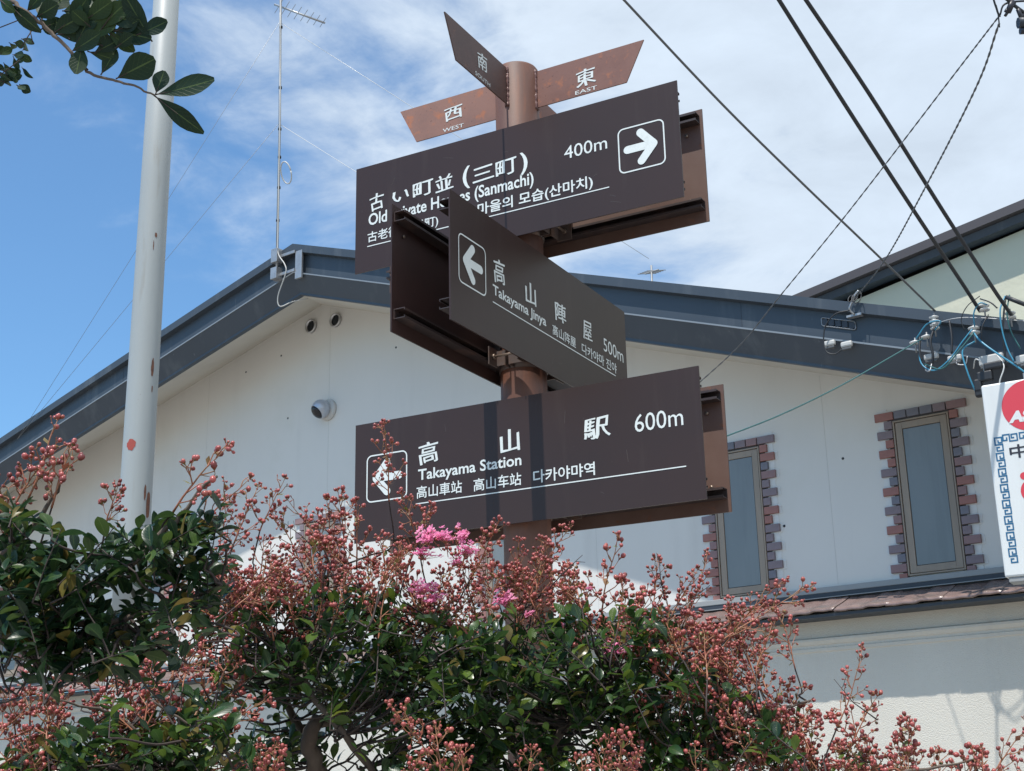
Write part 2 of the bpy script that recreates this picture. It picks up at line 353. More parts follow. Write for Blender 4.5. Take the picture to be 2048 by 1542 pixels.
# ------------------------------------------------------------------ the setting
g = MB(); g.add([(-600, -600, 0), (600, -600, 0), (600, 600, 0), (-600, 600, 0)], [(0, 1, 2, 3)])
tag(g.build('ground', m_ground), kind='structure')

# ------------------------------------------------------------------ the house with the gable
TH = math.atan(-.15)
house = tag(empty('house', (-2, 10, 0), TH), 'white rendered gabled house with blue-grey roof edge and brick-trimmed windows', 'house')
Z = EYE
# local frame: x along the wall, -y towards the street, z up
def rake(s, kind='top'):
    """height of the roof line along the gable"""
    s0, z0 = -5.75, 5.32+Z
    return z0-.3505*(s-s0) if s > s0 else z0-.232*(s0-s)-.0009*(s0-s)**2
def soffit_in(s): 
    return 5.06+Z-.345*(s+6.26) if s > -6.26 else 5.06+Z-.243*(-6.26-s)+.004*(s+6.26)**2
wl = MB(); top = [(s, soffit_in(s)+.02) for s in [4.2, 2, 0, -2, -4, -6.26, -8, -10, -12, -14, -15.5]]
wl.prism([(-15.5, 2.95), (4.2, 2.95)]+top, 0, .2)
wl.build('gable_wall', m_wall, house, (0, 0, 0))
for nm, prof, mm in (('roof_edge', [(-.92, 0), (-.92, -.078), (-.86, -.088), (-.86, -.02)], m_fasc),
                     ('fascia', [(-.86, -.088), (-.86, -.29), (-.80, -.29), (-.80, -.088)], m_fasc),
                     ('lower_fascia', [(-.86, -.292), (-.890, -.292), (-.890, -.304), (-.79, -.478), (-.79, -.50), (-.74, -.50), (-.74, -.292)], m_fasc)):
    for rng in ((-5.75, 4.6), (-15.8, -5.75)):
        mb = MB(); ks = 2 if rng[1] > 0 else 8
        S = [rng[0]+(rng[1]-rng[0])*i/(ks-1) for i in range(ks)]; n = len(prof)
        mb.add([(s, y, rake(s)+dz) for s in S for y, dz in prof],
               [(i*n+j, (i+1)*n+j, (i+1)*n+(j+1) % n, i*n+(j+1) % n) for i in range(ks-1) for j in range(n)]+[tuple(range(n)), tuple((ks-1)*n+j for j in reversed(range(n)))])
        mb.build(nm, mm, house, (0, 0, 0))
for rng in ((-5.75, 4.6), (-15.8, -5.75)):
    mb = MB(); P = []
    S = [rng[0]+(rng[1]-rng[0])*i/7 for i in range(8)]
    for s in S: P += [(s, -.891, rake(s)-.292), (s, -.898, rake(s)-.290), (s, -.898, rake(s)-.303), (s, -.891, rake(s)-.303)]
    mb.add(P, [(4*i+j, 4*i+4+j, 4*i+4+(j+1) % 4, 4*i+(j+1) % 4) for i in range(7) for j in range(4)])
    mb.build('fascia_lip', m_lip, house, (0, 0, 0))
# joints in the fascia cladding
for s in (-.95, -3.6, -8.4, -11.2, 1.9):
    mb = MB(); mb.box((s-.002, -.8615, rake(s)-.285), (s+.002, -.859, rake(s)-.09)); mb.build('cladding_seam', m_dark, house, (0, 0, 0))
for rng in ((-6.26, 4.6), (-15.8, -6.26)):
    mb = MB(); ks = 8; P = []
    for i in range(ks):
        t = i/(ks-1)
        si = rng[0]+(rng[1]-rng[0])*t
        so_ = (-5.75 if abs(si+6.26) < 1e-6 else si)
        P += [(so_, -.76, rake(so_)-.49), (si, .01, soffit_in(si)), (si, .01, soffit_in(si)+.1), (so_, -.76, rake(so_)-.40)]
    mb.add(P, [(4*i+j, 4*i+4+j, 4*i+4+(j+1) % 4, 4*i+(j+1) % 4) for i in range(ks-1) for j in range(4)])
    mb.build('soffit', m_soff, house, (0, 0, 0))
for rng in ((-5.75, 4.6), (-15.8, -5.75)):
    mb = MB(); S = [rng[0]+(rng[1]-rng[0])*i/7 for i in range(8)]
    P = []
    for s in S: P += [(s, -.90, rake(s)-.003), (s, 14, rake(s)-.003), (s, 14, rake(s)-.06), (s, -.855, rake(s)-.06)]
    mb.add(P, [(4*i+j, 4*i+4+j, 4*i+4+(j+1) % 4, 4*i+(j+1) % 4) for i in range(7) for j in range(4)])
    mb.build('roof', m_roof, house, (0, 0, 0))
# windows with brick quoins
random.seed(5)
brick_me = {}
def brick(w_, h_, mi):
    k = (w_, h_, mi)
    if k not in brick_me:
        b = MB(); c = .003; d = .022
        P = [(-w_/2, 0, -h_/2), (w_/2, 0, -h_/2), (w_/2, 0, h_/2), (-w_/2, 0, h_/2)]
        P += [(x, -d+c, z) for x, _, z in P[:4]]+[(x*(1-2*c/w_), -d, z*(1-2*c/h_)) for x, _, z in P[:4]]
        b.add(P, [(8, 9, 10, 11)]+[(i, (i+1) % 4, 4+(i+1) % 4, 4+i) for i in range(4)]+[(4+i, 4+(i+1) % 4, 8+(i+1) % 4, 8+i) for i in range(4)])
        brick_me[k] = b.mesh('brick', m_bricks[mi])
    return brick_me[k]
def put_brick(x, z, w_, h_, mi):
    o = bpy.data.objects.new('brick', brick(w_, h_, mi)); link(o, house, (x, -.004, z)); return o
for s, dz in ((.017, 0), (-1.52, 0), (-3.87, .03), (-6.2, .06), (-8.78, .07), (-11.42, .06)):
    wz0, wz1 = 1.50+Z+dz, 2.66+Z+dz; hw = .212
    fr = MB()
    def ring(x0, z0, x1, z1, t, ya, yb):
        fr.box((x0, ya, z0), (x0+t, yb, z1)); fr.box((x1-t, ya, z0), (x1, yb, z1))
        fr.box((x0+t, ya, z0), (x1-t, yb, z0+t)); fr.box((x0+t, ya, z1-t), (x1-t, yb, z1))
    ring(s-hw, wz0, s+hw, wz1, .012, -.026, .0); ring(s-hw+.017, wz0+.017, s+hw-.017, wz1-.017, .05, -.020, 0)
    win = fr.build('window', m_frame, house, (0, 0, 0), bevel=.002)
    sl_ = MB(); sl_.box((s-hw+.011, -.008, wz0+.011), (s+hw-.011, -.003, wz1-.011)); sl_.build('seal', m_frdark, win, (0, 0, 0))
    gl = MB(); gl.box((s-hw+.072, -.014, wz0+.072), (s+hw-.072, -.009, wz1-.072)); gl.build('pane', m_glass, win, (0, 0, 0))
    bk = MB(); bk.box((s-hw-.05, -.003, wz0-.02), (s-hw+.001, .0, wz1+.07)); bk.box((s+hw-.001, -.003, wz0-.02), (s+hw+.05, 0, wz1+.07)); bk.box((s-hw, -.003, wz1-.001), (s+hw, 0, wz1+.07))
    bk.build('joint_shade_backing', m_jshade, house, (0, 0, 0))  # dark strips behind the bricks, shade in the gaps painted as colour
    for sg in (-1, 1):
        pb = MB(); E1 = []; zz = wz0-.03
        while zz < wz1+.11:
            st = round((wz1-.024-zz)/.0715); lng = st % 2 == 1
            E1.append((s+sg*(hw+(.150 if lng else .118)+random.uniform(-.006, .006)), zz)); zz += .012
        pl = [(s+sg*(hw+.045), wz0-.03)]+E1+[(s+sg*(hw+.045), E1[-1][1])]
        pb.prism(pl, -.0035, -.0005); pb.build('plaster_margin', m_wallm, house, (0, 0, 0))
    pb = MB(); tp = [(s-hw-.15+i*.02, wz1+.085+random.uniform(-.004, .006)) for i in range(int((2*hw+.30)/.02)+1)]
    pb.prism([(s-hw-.15, wz1+.02), (s+hw+.15, wz1+.02)]+tp[::-1], -.0032, -.0005); pb.build('plaster_margin', m_wallm, house, (0, 0, 0))
    n = 6; xl, xr = s-.352, s+.352; wid = [.152]+[.1]*4+[.152]; x = xl
    for i in range(n):
        put_brick(x+wid[i]/2, wz1+.046, round(wid[i]-.008, 4), .060, random.choice((0, 0, 1, 3, 2))); x += wid[i]
    for k in range(17):
        zc = wz1-.024-.0715*k
        lng = k % 2 == 1
        if k == 16: zc += .01
        L_ = .125 if lng else .066
        for sg in (-1, 1):
            put_brick(s+sg*(hw+.004+L_/2), zc, round(L_-.004, 4), .060 if k < 16 else .042, random.choice((0, 2, 1, 3, 0)) if not lng else random.choice((1, 2, 0, 0, 1)))
# sills, pent roof, lower wall
mb = MB(); mb.box((-15.5, -.05, 1.445+Z), (4.2, 0, 1.487+Z)); mb.build('sill_flashing', m_flash, house, (0, 0, 0), bevel=.004)
mb = MB(); mb.box((-15.5, -.045, 1.36+Z), (4.2, 0, 1.4445+Z)); mb.build('dark_band', m_dark, house, (0, 0, 0))
mb = MB(); mb.box((-15.5, -.085, 1.402+Z), (4.2, -.046, 1.408+Z)); mb.build('drip_strip', m_flash, house, (0, 0, 0))
TW = .405
def tile_mesh():
    prof = []                                     # raised roll on the right-hand part of each tile
    for i in range(25):
        t = i/24; z = .002*math.cos(t*2*math.pi*3)
        z += .007*max(0, min(1, (t-.56)/.05))*max(0, min(1, (1.0-t)/.03))
        prof.append((t*(TW-.004), z))
    b = MB(); P = []
    for (y, zz) in ((-.40, 1.258+Z), (-.33, 1.292+Z), (-.22, 1.330+Z), (-.06, 1.392+Z)):
        for x, z in prof: P.append((x, y, zz+z))
    for x, z in prof: P.append((x, -.385, 1.252+Z+z))
    n = len(prof)
    fs = [(k*n+i, k*n+i+1, (k+1)*n+i+1, (k+1)*n+i) for k in range(3) for i in range(n-1)]
    fs += [(4*n+i, 4*n+i+1, i+1, i) for i in range(n-1)]
    b.add(P, fs, True)
    P2 = []                                       # end cheek at the right, so the roll reads as thick
    return b.mesh('roof_tile', m_tile)
tm = tile_mesh()
for i in range(42):
    o = bpy.data.objects.new('roof_tile', tm); link(o, house, (-13.6+TW*i, 0, 0)); o.location.z = random.uniform(-.003, .003); o.rotation_euler = (0, R(random.uniform(-.25, .25)), 0)
mb = MB(); mb.prism([(-15.5, 1.225+Z), (4.2, 1.225+Z), (4.2, 1.246+Z), (-15.5, 1.246+Z)], -.372, -.10); mb.build('eaves_board', m_dark, house, (0, 0, 0))
mb = MB(); mb.add([(-15.5, -.37, 1.25+Z), (4.2, -.37, 1.25+Z), (4.2, -.02, 1.375+Z), (-15.5, -.02, 1.375+Z)], [(0, 1, 2, 3)]); mb.build('roof_board', m_dark, house, (0, 0, 0))
lw = MB(); zs = [(0, -.14), (1.000, -.14), (1.008, -.150), (1.030, -.152), (1.036, -.143), (1.052, -.143), (1.058, -.152), (1.082, -.166), (1.098, -.166), (1.11, -.14), (1.23, -.14)]
P = []
for x in (-15.5, 4.2): P += [(x, y, 0 if i == 0 else z+Z) for i, (z, y) in enumerate(zs)]+[(x, .1, 1.23+Z), (x, .1, 0)]
n = len(zs)+2
lw.add(P, [(i, n+i, n+(i+1) % n, (i+1) % n) for i in range(n)]+[tuple(range(n)), tuple(reversed(range(n, 2*n)))])
lw.build('lower_wall', m_wall2, house, (0, 0, 0))
for s_ in (-6.12, -2.9, -8.0, -.75):
    mb = MB(); mb.box((s_-.0015, -.0012, 1.5+Z), (s_+.0015, .0, soffit_in(s_)-.02)); mb.build('wall_joint', m_wjoint, house, (0, 0, 0))
for s_, z_ in ((-6.85, 4.62), (-5.2, 4.35), (-6.72, 3.9), (-1.15, 2.0), (-.62, 2.45), (-7.4, 4.55), (-3.3, 3.3)):
    mb = MB(); mb.lathe([(.011, 0), (.011, .002)], Matrix.Translation((s_, 0, z_+Z)) @ Matrix.Rotation(R(90), 4, 'X'), 7); mb.build('tie_hole', m_frdark, house, (0, 0, 0))
# round vents under the gable
Rx = Matrix.Rotation(R(90), 4, 'X')
for s, z in ((-6.394, 4.847), (-6.034, 4.83)):
    T_ = Matrix.Translation((s, 0, z+Z)) @ Rx
    v_ = MB(); v_.lathe([(.075, 0), (.078, .028), (.070, .034), (.060, .030), (.058, .004)], T_, 28)
    vo = v_.build('air_vent', m_chrome, house, (0, 0, 0))
    v_ = MB(); v_.lathe([(.0585, 0), (.0585, .010)], T_, 24); 
    for k in range(-4, 5): v_.box((s-math.sqrt(.056**2-(k*.012)**2), -.018, z+Z+k*.012-.0015), (s+math.sqrt(.056**2-(k*.012)**2), -.009, z+Z+k*.012+.0015))
    v_.build('grille', m_frdark, vo, (0, 0, 0))
# slots and small boxes on the fascia
def local_to_world(x, y, z): return WM[house] @ Vector((x, y, z))
slot = MB(); sx, sz = -.19, 3.21+Z
for x in np.linspace(-.1, .1, 5): slot.box((sx+x-.019, -.872, sz-.028-.3505*x), (sx+x+.019, -.862, sz+.02-.3505*x))
slot.build('recessed_slot', m_dark, house, (0, 0, 0))
slot = MB(); P = [(sx+x, z-.3505*(x)) for x, z in rrect(-.125, sz-.035, .125, sz+.028, .015, 3)]
slot.tube([(x, -.868, z) for x, z in P+[P[0]]], .005, 6); slot.build('slot_rim', m_mastm, house, (0, 0, 0))

# ------------------------------------------------------------------ neighbour behind
far = tag(empty('neighbour_building', (-2, 16, 0), TH), 'cream building with brown monopitch roof edge behind the blue-grey roof', 'building')
mb = MB(); mb.prism([(-5.6, 0), (8, 0), (8, 7.65+Z), (-.65, 6.17+Z), (-5.6, 5.34+Z)], 0, 7); mb.build('wall', m_cream, far, (0, 0, 0))
def farroof(s): return 6.52+Z+.155*(s+.64)
mb = MB(); P = []
for s in (-6.2, 8.4):
    z = farroof(s)-.095; P += [(s, -.28, z), (s, -.28, z-.11), (s, -.24, z-.115), (s, 7.3, z-.115), (s, 7.3, z)]
mb.add(P, [(j, 5+j, 5+(j+1) % 5, (j+1) % 5) for j in range(5)]+[tuple(range(5)), tuple(range(9, 4, -1))]); mb.build('roof_edge', m_edge2, far, (0, 0, 0))
mb = MB(); P = []
for s in (-6.1, 8.3):
    z = farroof(s)-.215; P += [(s, -.20, z), (s, -.17, z-.09), (s, 0, z-.09), (s, 0, z)]
mb.add(P, [(j, 4+j, 4+(j+1) % 4, (j+1) % 4) for j in range(4)]+[(0, 1, 2, 3), (7, 6, 5, 4)]); mb.build('eaves_trim', m_fasc, far, (0, 0, 0))

# ------------------------------------------------------------------ signpost
PX, PY = -2.425, 4.575
post = thing('signpost', (PX, PY, 0), 'rusty brown signpost with stacked double-sided direction boards and compass plates', 'signpost')
PR = .0925
pm = MB(); ptop = 2.985+Z
pm.lathe([(PR, 0), (PR, ptop-.012), (PR-.006, ptop-.003), (PR-.02, ptop)], Matrix(), 40)
pm.build('pole', m_pole, post, (0, 0, 0))
# compass plates: local x runs outwards along the plate, -y is its reading face
def plate(rz, txt_k, txt_l, face=-1, kbox=None, lbox=None, flip=False):
    p = MB(); L0, L1 = .505, .590; z0, z1 = 2.782+Z, 2.952+Z
    p.prism([(PR-.012, z0), (L0, z0), (L1, z1), (PR-.012, z1)], -.003, .003)
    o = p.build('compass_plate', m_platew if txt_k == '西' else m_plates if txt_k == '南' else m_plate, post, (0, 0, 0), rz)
    wb = MB()
    for sg in (-1, 1):
        pts = [(PR+.001+random.uniform(-.002, .002), sg*.006, z0-.008+(z1-z0+.012)*i/26) for i in range(27)]
        wb.tube(pts, [.0035+random.uniform(0, .0045) for _ in pts], 6)
    wb.build('weld_bead', m_weld, o, (0, 0, 0))
    if txt_k:
        for tx, bx, of, br in ((txt_k, kbox, .018, True), (txt_l, lbox, .004, False)):
            x0, za, x1, zb = bx; t = MB()
            if flip: text(t, tx, -x1, za+Z, -x0, zb+Z, 0, of, br, fn=lambda q: (-q[0], .0042, q[2]))
            else: text(t, tx, x0, za+Z, x1, zb+Z, -.0042, of, br)
            t.build('lettering', m_white, o, (0, 0, 0))
    return o
random.seed(3)
plate(0, '東', 'EAST', kbox=(.280, .8175+2, .372, .897+2), lbox=(.275, 2.789, .374, 2.806))
plate(math.pi, '西', 'WEST', kbox=(.268, 2.835, .360, 2.903), lbox=(.262, 2.789, .368, 2.807), flip=True)
# the south plate is read from the east: letters run from its tip towards the pole
plate(-math.pi/2, '南', 'SOUTH', kbox=(.262, 2.835, .342, 2.912), lbox=(.240, 2.789, .360, 2.807), flip=True)
plate(math.pi/2, None, None)
BW, BH = 1.5, .49
panel = MB(); panel.box((0, 0, 0), (BW, .006, BH)); 
panel_me = panel.mesh('sign_board', [m_sign, m_signin]); 
for p in panel_me.polygons:
    if p.normal.y > .5: p.material_index = 1
rail = MB()
for (x0, x1) in ((.012, BW-.012),):
    rail.box((x0, .0065, -.019), (x1, .0095, .019))
    for sg in (-1, 1):
        rail.box((x0, .0096, sg*.0175-.0015), (x1, .050, sg*.0175+.0015)); rail.box((x0, .0505, min(sg*.019, sg*.010)), (x1, .053, max(sg*.019, sg*.010)))
rail_me = rail.mesh('rail', m_rail)
holes = MB()
def board(name_lbl, loc, rz, zb, dark=False):
    o = bpy.data.objects.new('sign_board', panel_me.copy() if name_lbl else panel_me); link(o, post, (loc[0]-PX, loc[1]-PY, zb+Z), rz)
    if name_lbl: o['label'] = name_lbl
    if dark: o.data = panel_me.copy(); o.data.materials[1] = m_signd
    for zr in (.443, .068):
        r_ = bpy.data.objects.new('rail', rail_me); link(r_, o, (0, 0, zr))
    bm_ = MB()
    for x in (.07, BW-.07):
        for z in (.10, .385): bm_.lathe([(.007, 0), (.007, .004)], Matrix.Translation((x, .010, z)) @ Matrix.Rotation(R(-90), 4, 'X'), 8)
    bm_.build('rivets', m_bolt, o, (0, 0, 0))
    return o
Y_F, Y_B = 4.44, 4.712
X_E, X_W = -2.285, -2.535
b1 = board('top board pointing right to the old private houses', (-3.155, Y_F), 0, 2.16); board(None, (-1.655, Y_B), math.pi, 2.16)
m_signin_b = m_sign
b2 = board('middle board running away from the viewer, arrow to the left', (X_E, 3.785), math.pi/2, 1.592); board(None, (X_W, 5.285), -math.pi/2, 1.592, True)
b3 = board('lowest board pointing left to the station', (-3.14, Y_F), 0, 1.0); board(None, (-1.645, Y_B), math.pi, 1.0)
TY = -.0012
rs = random.Random(77)
for bo in (b1, b2, b3):
    a = MB()
    for _ in range(9):
        x, z, l_, an = rs.uniform(.05, 1.4), rs.uniform(.04, .45), rs.uniform(.01, .05), rs.uniform(-.5, .5)+rs.choice((0, 1.4)); stroke(a, [(x, z), (x+l_*math.cos(an)*.5, z+l_*math.sin(an)*.5+.001), (x+l_*math.cos(an), z+l_*math.sin(an))], .0009, -.0004)
    tag(a.build('scratches', m_scratch, bo, (0, 0, 0)), kind='stuff')
def arrow(o, fx0, fz0, fx1, fz1, right):
    a = MB(); stroke(a, rrect(fx0, fz0, fx1, fz1, .022), .0055, TY, closed=True); a.build('arrow_frame', m_white, o, (0, 0, 0))
    cx, cz = (fx0+fx1)/2, (fz0+fz1)/2; s_ = 1 if right else -1; h = (fx1-fx0)/2
    tip = (cx+s_*h*.60, cz); a = MB(); w_ = .033
    capsule(a, (cx-s_*h*.62, cz), (cx+s_*h*.48, cz), w_, TY)
    for q, yy in ((.62, TY-.0003), (-.62, TY-.0006)):
        capsule(a, (cx-s_*h*.02, cz+h*q*1.02), (tip[0]-s_*.006, tip[1]), w_, yy)
    a.build('arrow', m_white, o, (0, 0, 0))
def letters(o, items):
    for it in items:
        mb = MB(); tx, x0, z0, x1, z1, of, br = it
        text(mb, tx, x0, z0, x1, z1, TY, of, br); l = mb.build('lettering', m_white, o, (0, 0, 0))
K = .030
t1 = [('古', .072, .268, .146, .350, K, True), ('い', .190, .283, .274, .332, K, True), ('町', .292, .280, .394, .350, K, True), ('並', .405, .276, .494, .352, K, True),
      ('(', .538, .262, .573, .364, .02, False), ('三', .585, .276, .688, .346, K, True), ('町', .694, .276, .792, .350, K, True), (')', .808, .258, .843, .358, .02, False),
      ('Old Private Houses (Sanmachi)', .068, .190, .868, .262, .017, False),
      ('古老街道(三町)', .064, .122, .418, .178, .014, False), ('옛날 마을의 모습(산마치)', .47, .120, 1.128, .182, .020, False), ('400m', 1.008, .278, 1.196, .334, .0, False)]
letters(b1, t1); arrow(b1, 1.245, .156, 1.435, .342, True)
mb = MB(); stroke(mb, [(.063, .1125), (1.197, .1125)], .0042, TY); mb.build('underline', m_white, b1, (0, 0, 0))
t3 = [('高', .306, .278, .398, .370, K, True), ('山', .676, .278, .764, .368, K, True), ('駅', 1.034, .276, 1.144, .362, K, True), ('600m', 1.241, .278, 1.430, .345, .0, False),
      ('Takayama Station', .304, .206, .768, .264, .017, False), ('高山車站', .297, .146, .505, .196, .014, False), ('高山车站', .557, .143, .766, .193, .014, False),
      ('다카야먀역', .817, .141, 1.074, .192, .020, False)]
letters(b3, t3); arrow(b3, .060, .160, .250, .350, False)
mb = MB(); stroke(mb, [(.293, .1265), (1.431, .1265)], .0042, TY); mb.build('underline', m_white, b3, (0, 0, 0))
zb = 1.592
t2 = [('高', .306, .240, .392, .340, K, True), ('山', .552, .242, .642, .330, K, True), ('陣', .802, .242, .902, .326, K, True), ('屋', 1.058, .238, 1.148, .328, K, True),
      ('500m', 1.258, .240, 1.462, .300, .0, False), ('Takayama Jinya', .298, .176, .722, .228, .017, False), ('高山阵屋', .776, .172, .984, .217, .014, False),
      ('다카야마 진야', 1.040, .168, 1.384, .214, .018, False)]
letters(b2, t2); arrow(b2, .056, .160, .246, .344, False)
mb = MB(); stroke(mb, [(.296, .157), (1.372, .157)], .0042, TY); mb.build('underline', m_white, b2, (0, 0, 0))
# clamps: collar round the pole, square plates and threaded rods to the rails
def clamp(zc, rz, dy0, dy1):
    """boards at local y = dy0 (reading face) and dy1; the rods run between their rails"""
    a = MB(); Mz = Matrix.Translation((0, 0, zc+Z))
    a.lathe([(PR+.001, -.032), (PR+.006, -.032), (PR+.006, .032), (PR+.001, .032)], Mz, 32)
    for sx in (-1, 1):
        a.box((sx*(PR+.02)-.022, -.012, zc+Z-.032), (sx*(PR+.02)+.022, -.007, zc+Z+.032)); a.box((sx*(PR+.02)-.022, .007, zc+Z-.032), (sx*(PR+.02)+.022, .012, zc+Z+.032))
    o = a.build('pole_clamp', m_brack, post, (0, 0, 0), rz)
    for sx in (-1, 1):
        for y in (dy0+.063, dy1-.063): a = MB(); a.box((sx*.165-.033, y-.0025, zc+Z-.036), (sx*.165+.033, y+.0025, zc+Z+.036)); a.build('bracket_plate', m_brack, o, (0, 0, 0))
        for y0, y1 in ((dy0+.056, -.008), (.008, dy1-.056)): a = MB(); a.box((sx*.136-.0025, y0, zc+Z-.03), (sx*.136+.0025, y1, zc+Z+.03)); a.build('bracket_web', m_brack, o, (0, 0, 0))
        a = MB(); a.tube([(sx*.168, dy0+.03, zc+Z), (sx*.168, dy1-.03, zc+Z)], .005, 8); a.build('threaded_rod', m_bolt, o, (0, 0, 0))
        for y in (dy0+.071, dy1-.071): a = MB(); a.tube([(sx*.168, y-.005, zc+Z), (sx*.168, y+.005, zc+Z)], .011, 6); a.build('nut', m_bolt, o, (0, 0, 0))
for zc in (2.16+.443, 2.16+.068, 1.443, 1.068): clamp(zc, 0, Y_F-PY, Y_B-PY)
for zc in (1.592+.443, 1.592+.068): clamp(zc, math.pi/2, -(X_E-PX), -(X_W-PX))

# ------------------------------------------------------------------ grey pole on the left
lp = at(271, 1000, 7.6); lpx, lpy = lp.x, lp.y
gp = thing('grey_pole', (lpx, lpy, 0), 'tall grey painted steel pole with rust stains rising left of the signs', 'pole')
rb = 63/2726*7.75/2; zj = at(235, 1255, 7.6).z
a = MB(); a.lathe([(rb*1.02, zj), (rb*1.0, zj+.5), (rb*.93, 5.2), (rb*.80, 8.2)], Matrix(), 36); shaft = a.build('shaft', m_lpole, gp, (0, 0, 0))
a = MB(); a.lathe([(rb*1.36, 0), (rb*1.36, zj-.05), (rb*1.30, zj-.01), (rb*1.02, zj+.03)], Matrix(), 36); a.build('lower_shaft', m_lpole2, gp, (0, 0, 0))
# where each blemish sits: pixel on the shaft, shape size
def on_shaft(u, v):
    d = at(u, v, 1)-Vector((0, 0, EYE)); ax, ay = lpx, lpy
    # intersect the ray with the cylinder
    best = None
    for k in range(4000):
        t = 7.2+k*.0003; p = Vector((0, 0, EYE))+d*t
        r_ = rb*(1.0 if p.z < zj+.5 else 1.0-.07*(p.z-zj-.5)/(4.7-zj))
        if math.hypot(p.x-ax, p.y-ay) <= r_*1.004: best = p; break
    return best
def patch(name, u, v, wd, ht, mt, seed, par=shaft):
    p = on_shaft(u, v)
    if p is None: return
    rnd = random.Random(seed); an = math.atan2(p.y-lpy, p.x-lpx); rr = math.hypot(p.x-lpx, p.y-lpy)+.0012
    mb = MB(); vs = []; n = 22
    for ring_ in (0, 1):
        for i in range(n):
            th = 2*math.pi*i/n; q = (1+.22*(rnd.random()-.5)) if ring_ else .5
            a_ = an+math.cos(th)*wd/2*q/rr; vs.append((rr*math.cos(a_), rr*math.sin(a_), p.z+math.sin(th)*ht/2*q))
    vs.append((rr*math.cos(an), rr*math.sin(an), p.z))
    mb.add(vs, [(i, (i+1) % n, n+(i+1) % n, n+i) for i in range(n)]+[(2*n, (i+1) % n, i) for i in range(n)], True)
    mb.build(name, mt, par, (0, 0, 0))
patch('primer_patch', 262, 889, .055, .065, m_redp, 1)
for k, (u, v, wd, ht) in enumerate(((305, 735, .018, .11), (304, 778, .008, .04), (350, 25, .016, .07), (296, 1010, .030, .16), (290, 985, .014, .09), (312, 470, .014, .03), (307, 490, .005, .06), (347, 60, .004, .03))):
    patch('rust_spot', u, v, wd, ht, m_rust, 10+k)

# ------------------------------------------------------------------ wall camera
dp = local_to_world(-6.12, 0, 3.875+Z)
cm = thing('security_camera', dp, 'silver dome security camera fixed to the white gable wall', 'camera', rz=TH)
a = MB(); a.lathe([(.112, 0), (.112, .02), (.10, .03), (.06, .04)], Rx, 32); a.build('mount', m_box, cm, (0, 0, 0))
a = MB(); a.ball((-.028, -.085, 0), .098, 28, 18); a.build('housing', m_cam, cm, (0, 0, 0))
q = Vector((-.25, -.66, -.62)).normalized().to_track_quat('Z', 'Y').to_matrix().to_4x4()
a = MB(); prof = [(.1001*math.sin(R(x)), .1001*math.cos(R(x))) for x in (50, 38, 26, 14, 2)]
a.lathe(prof, Matrix.Translation((-.028, -.085, 0)) @ q, 32); a.build('lens_cover', m_camd, cm, (0, 0, 0))

# ------------------------------------------------------------------ aerial mast on the gable
mb0 = local_to_world(-5.93, -.95, 5.0+Z)
am = thing('aerial_mast', mb0, 'thin steel aerial mast clamped to the apex of the blue-grey roof', 'aerial mast', rz=TH)
def L2(s, off, z): return (s+5.93, -off+.95, z-5.0)
a = MB(); a.tube([L2(-5.93, .95, 5.02), L2(-5.955, .95, 6.6), L2(-6.01, .95, 8.3)], .013, 10); mast = a.build('mast', m_mastm, am, (0, 0, 0))
a = MB()
for z in (5.60, 5.96, 6.30, 6.62, 7.1, 7.82): a.tube([L2(-5.953+(z-6.6)*-.028 if z > 6 else -5.94, .95, z), L2(-5.953+(z-6.6)*-.028 if z > 6 else -5.94, .95, z+.025)], .018, 8)
a.build('tape_band', m_black, am, (0, 0, 0))
a = MB(); a.tube(curve_pts([L2(-5.99, .965, 8.0), L2(-5.945, .967, 7.0), L2(-5.93, .967, 6.2), L2(-5.915, .967, 5.5), L2(-5.90, .97, 5.25), L2(-5.80, .97, 5.1), L2(-5.78, .97, 5.0), L2(-5.90, .95, 4.8), L2(-5.89, .93, 4.69), L2(-5.80, .85, 4.74), L2(-5.74, .7, 4.8)], 5), .006, 6); a.build('feeder_cable', m_box, am, (0, 0, 0))
a = MB(); a.tube([L2(-5.83+.085*math.cos(R(x))*.8, .96+.04*math.sin(R(x)), 6.10+.105*math.sin(R(x))) for x in range(0, 361, 15)], .007, 6); a.build('cable_coil', m_box, am, (0, 0, 0))
a = MB()
a.box(L2(-5.985, .90, 5.30), L2(-5.90, .985, 5.155)); a.box(L2(-5.985, .90, 5.10), L2(-5.90, .985, 4.98)); a.box(L2(-5.70, .90, 5.22), L2(-5.61, .925, 4.93))
a.box(L2(-5.90, .94, 5.235), L2(-5.70, .925, 5.205)); a.box(L2(-5.90, .94, 5.04), L2(-5.70, .925, 5.01))
a.build('mast_bracket', m_galv, am, (0, 0, 0), bevel=.003)
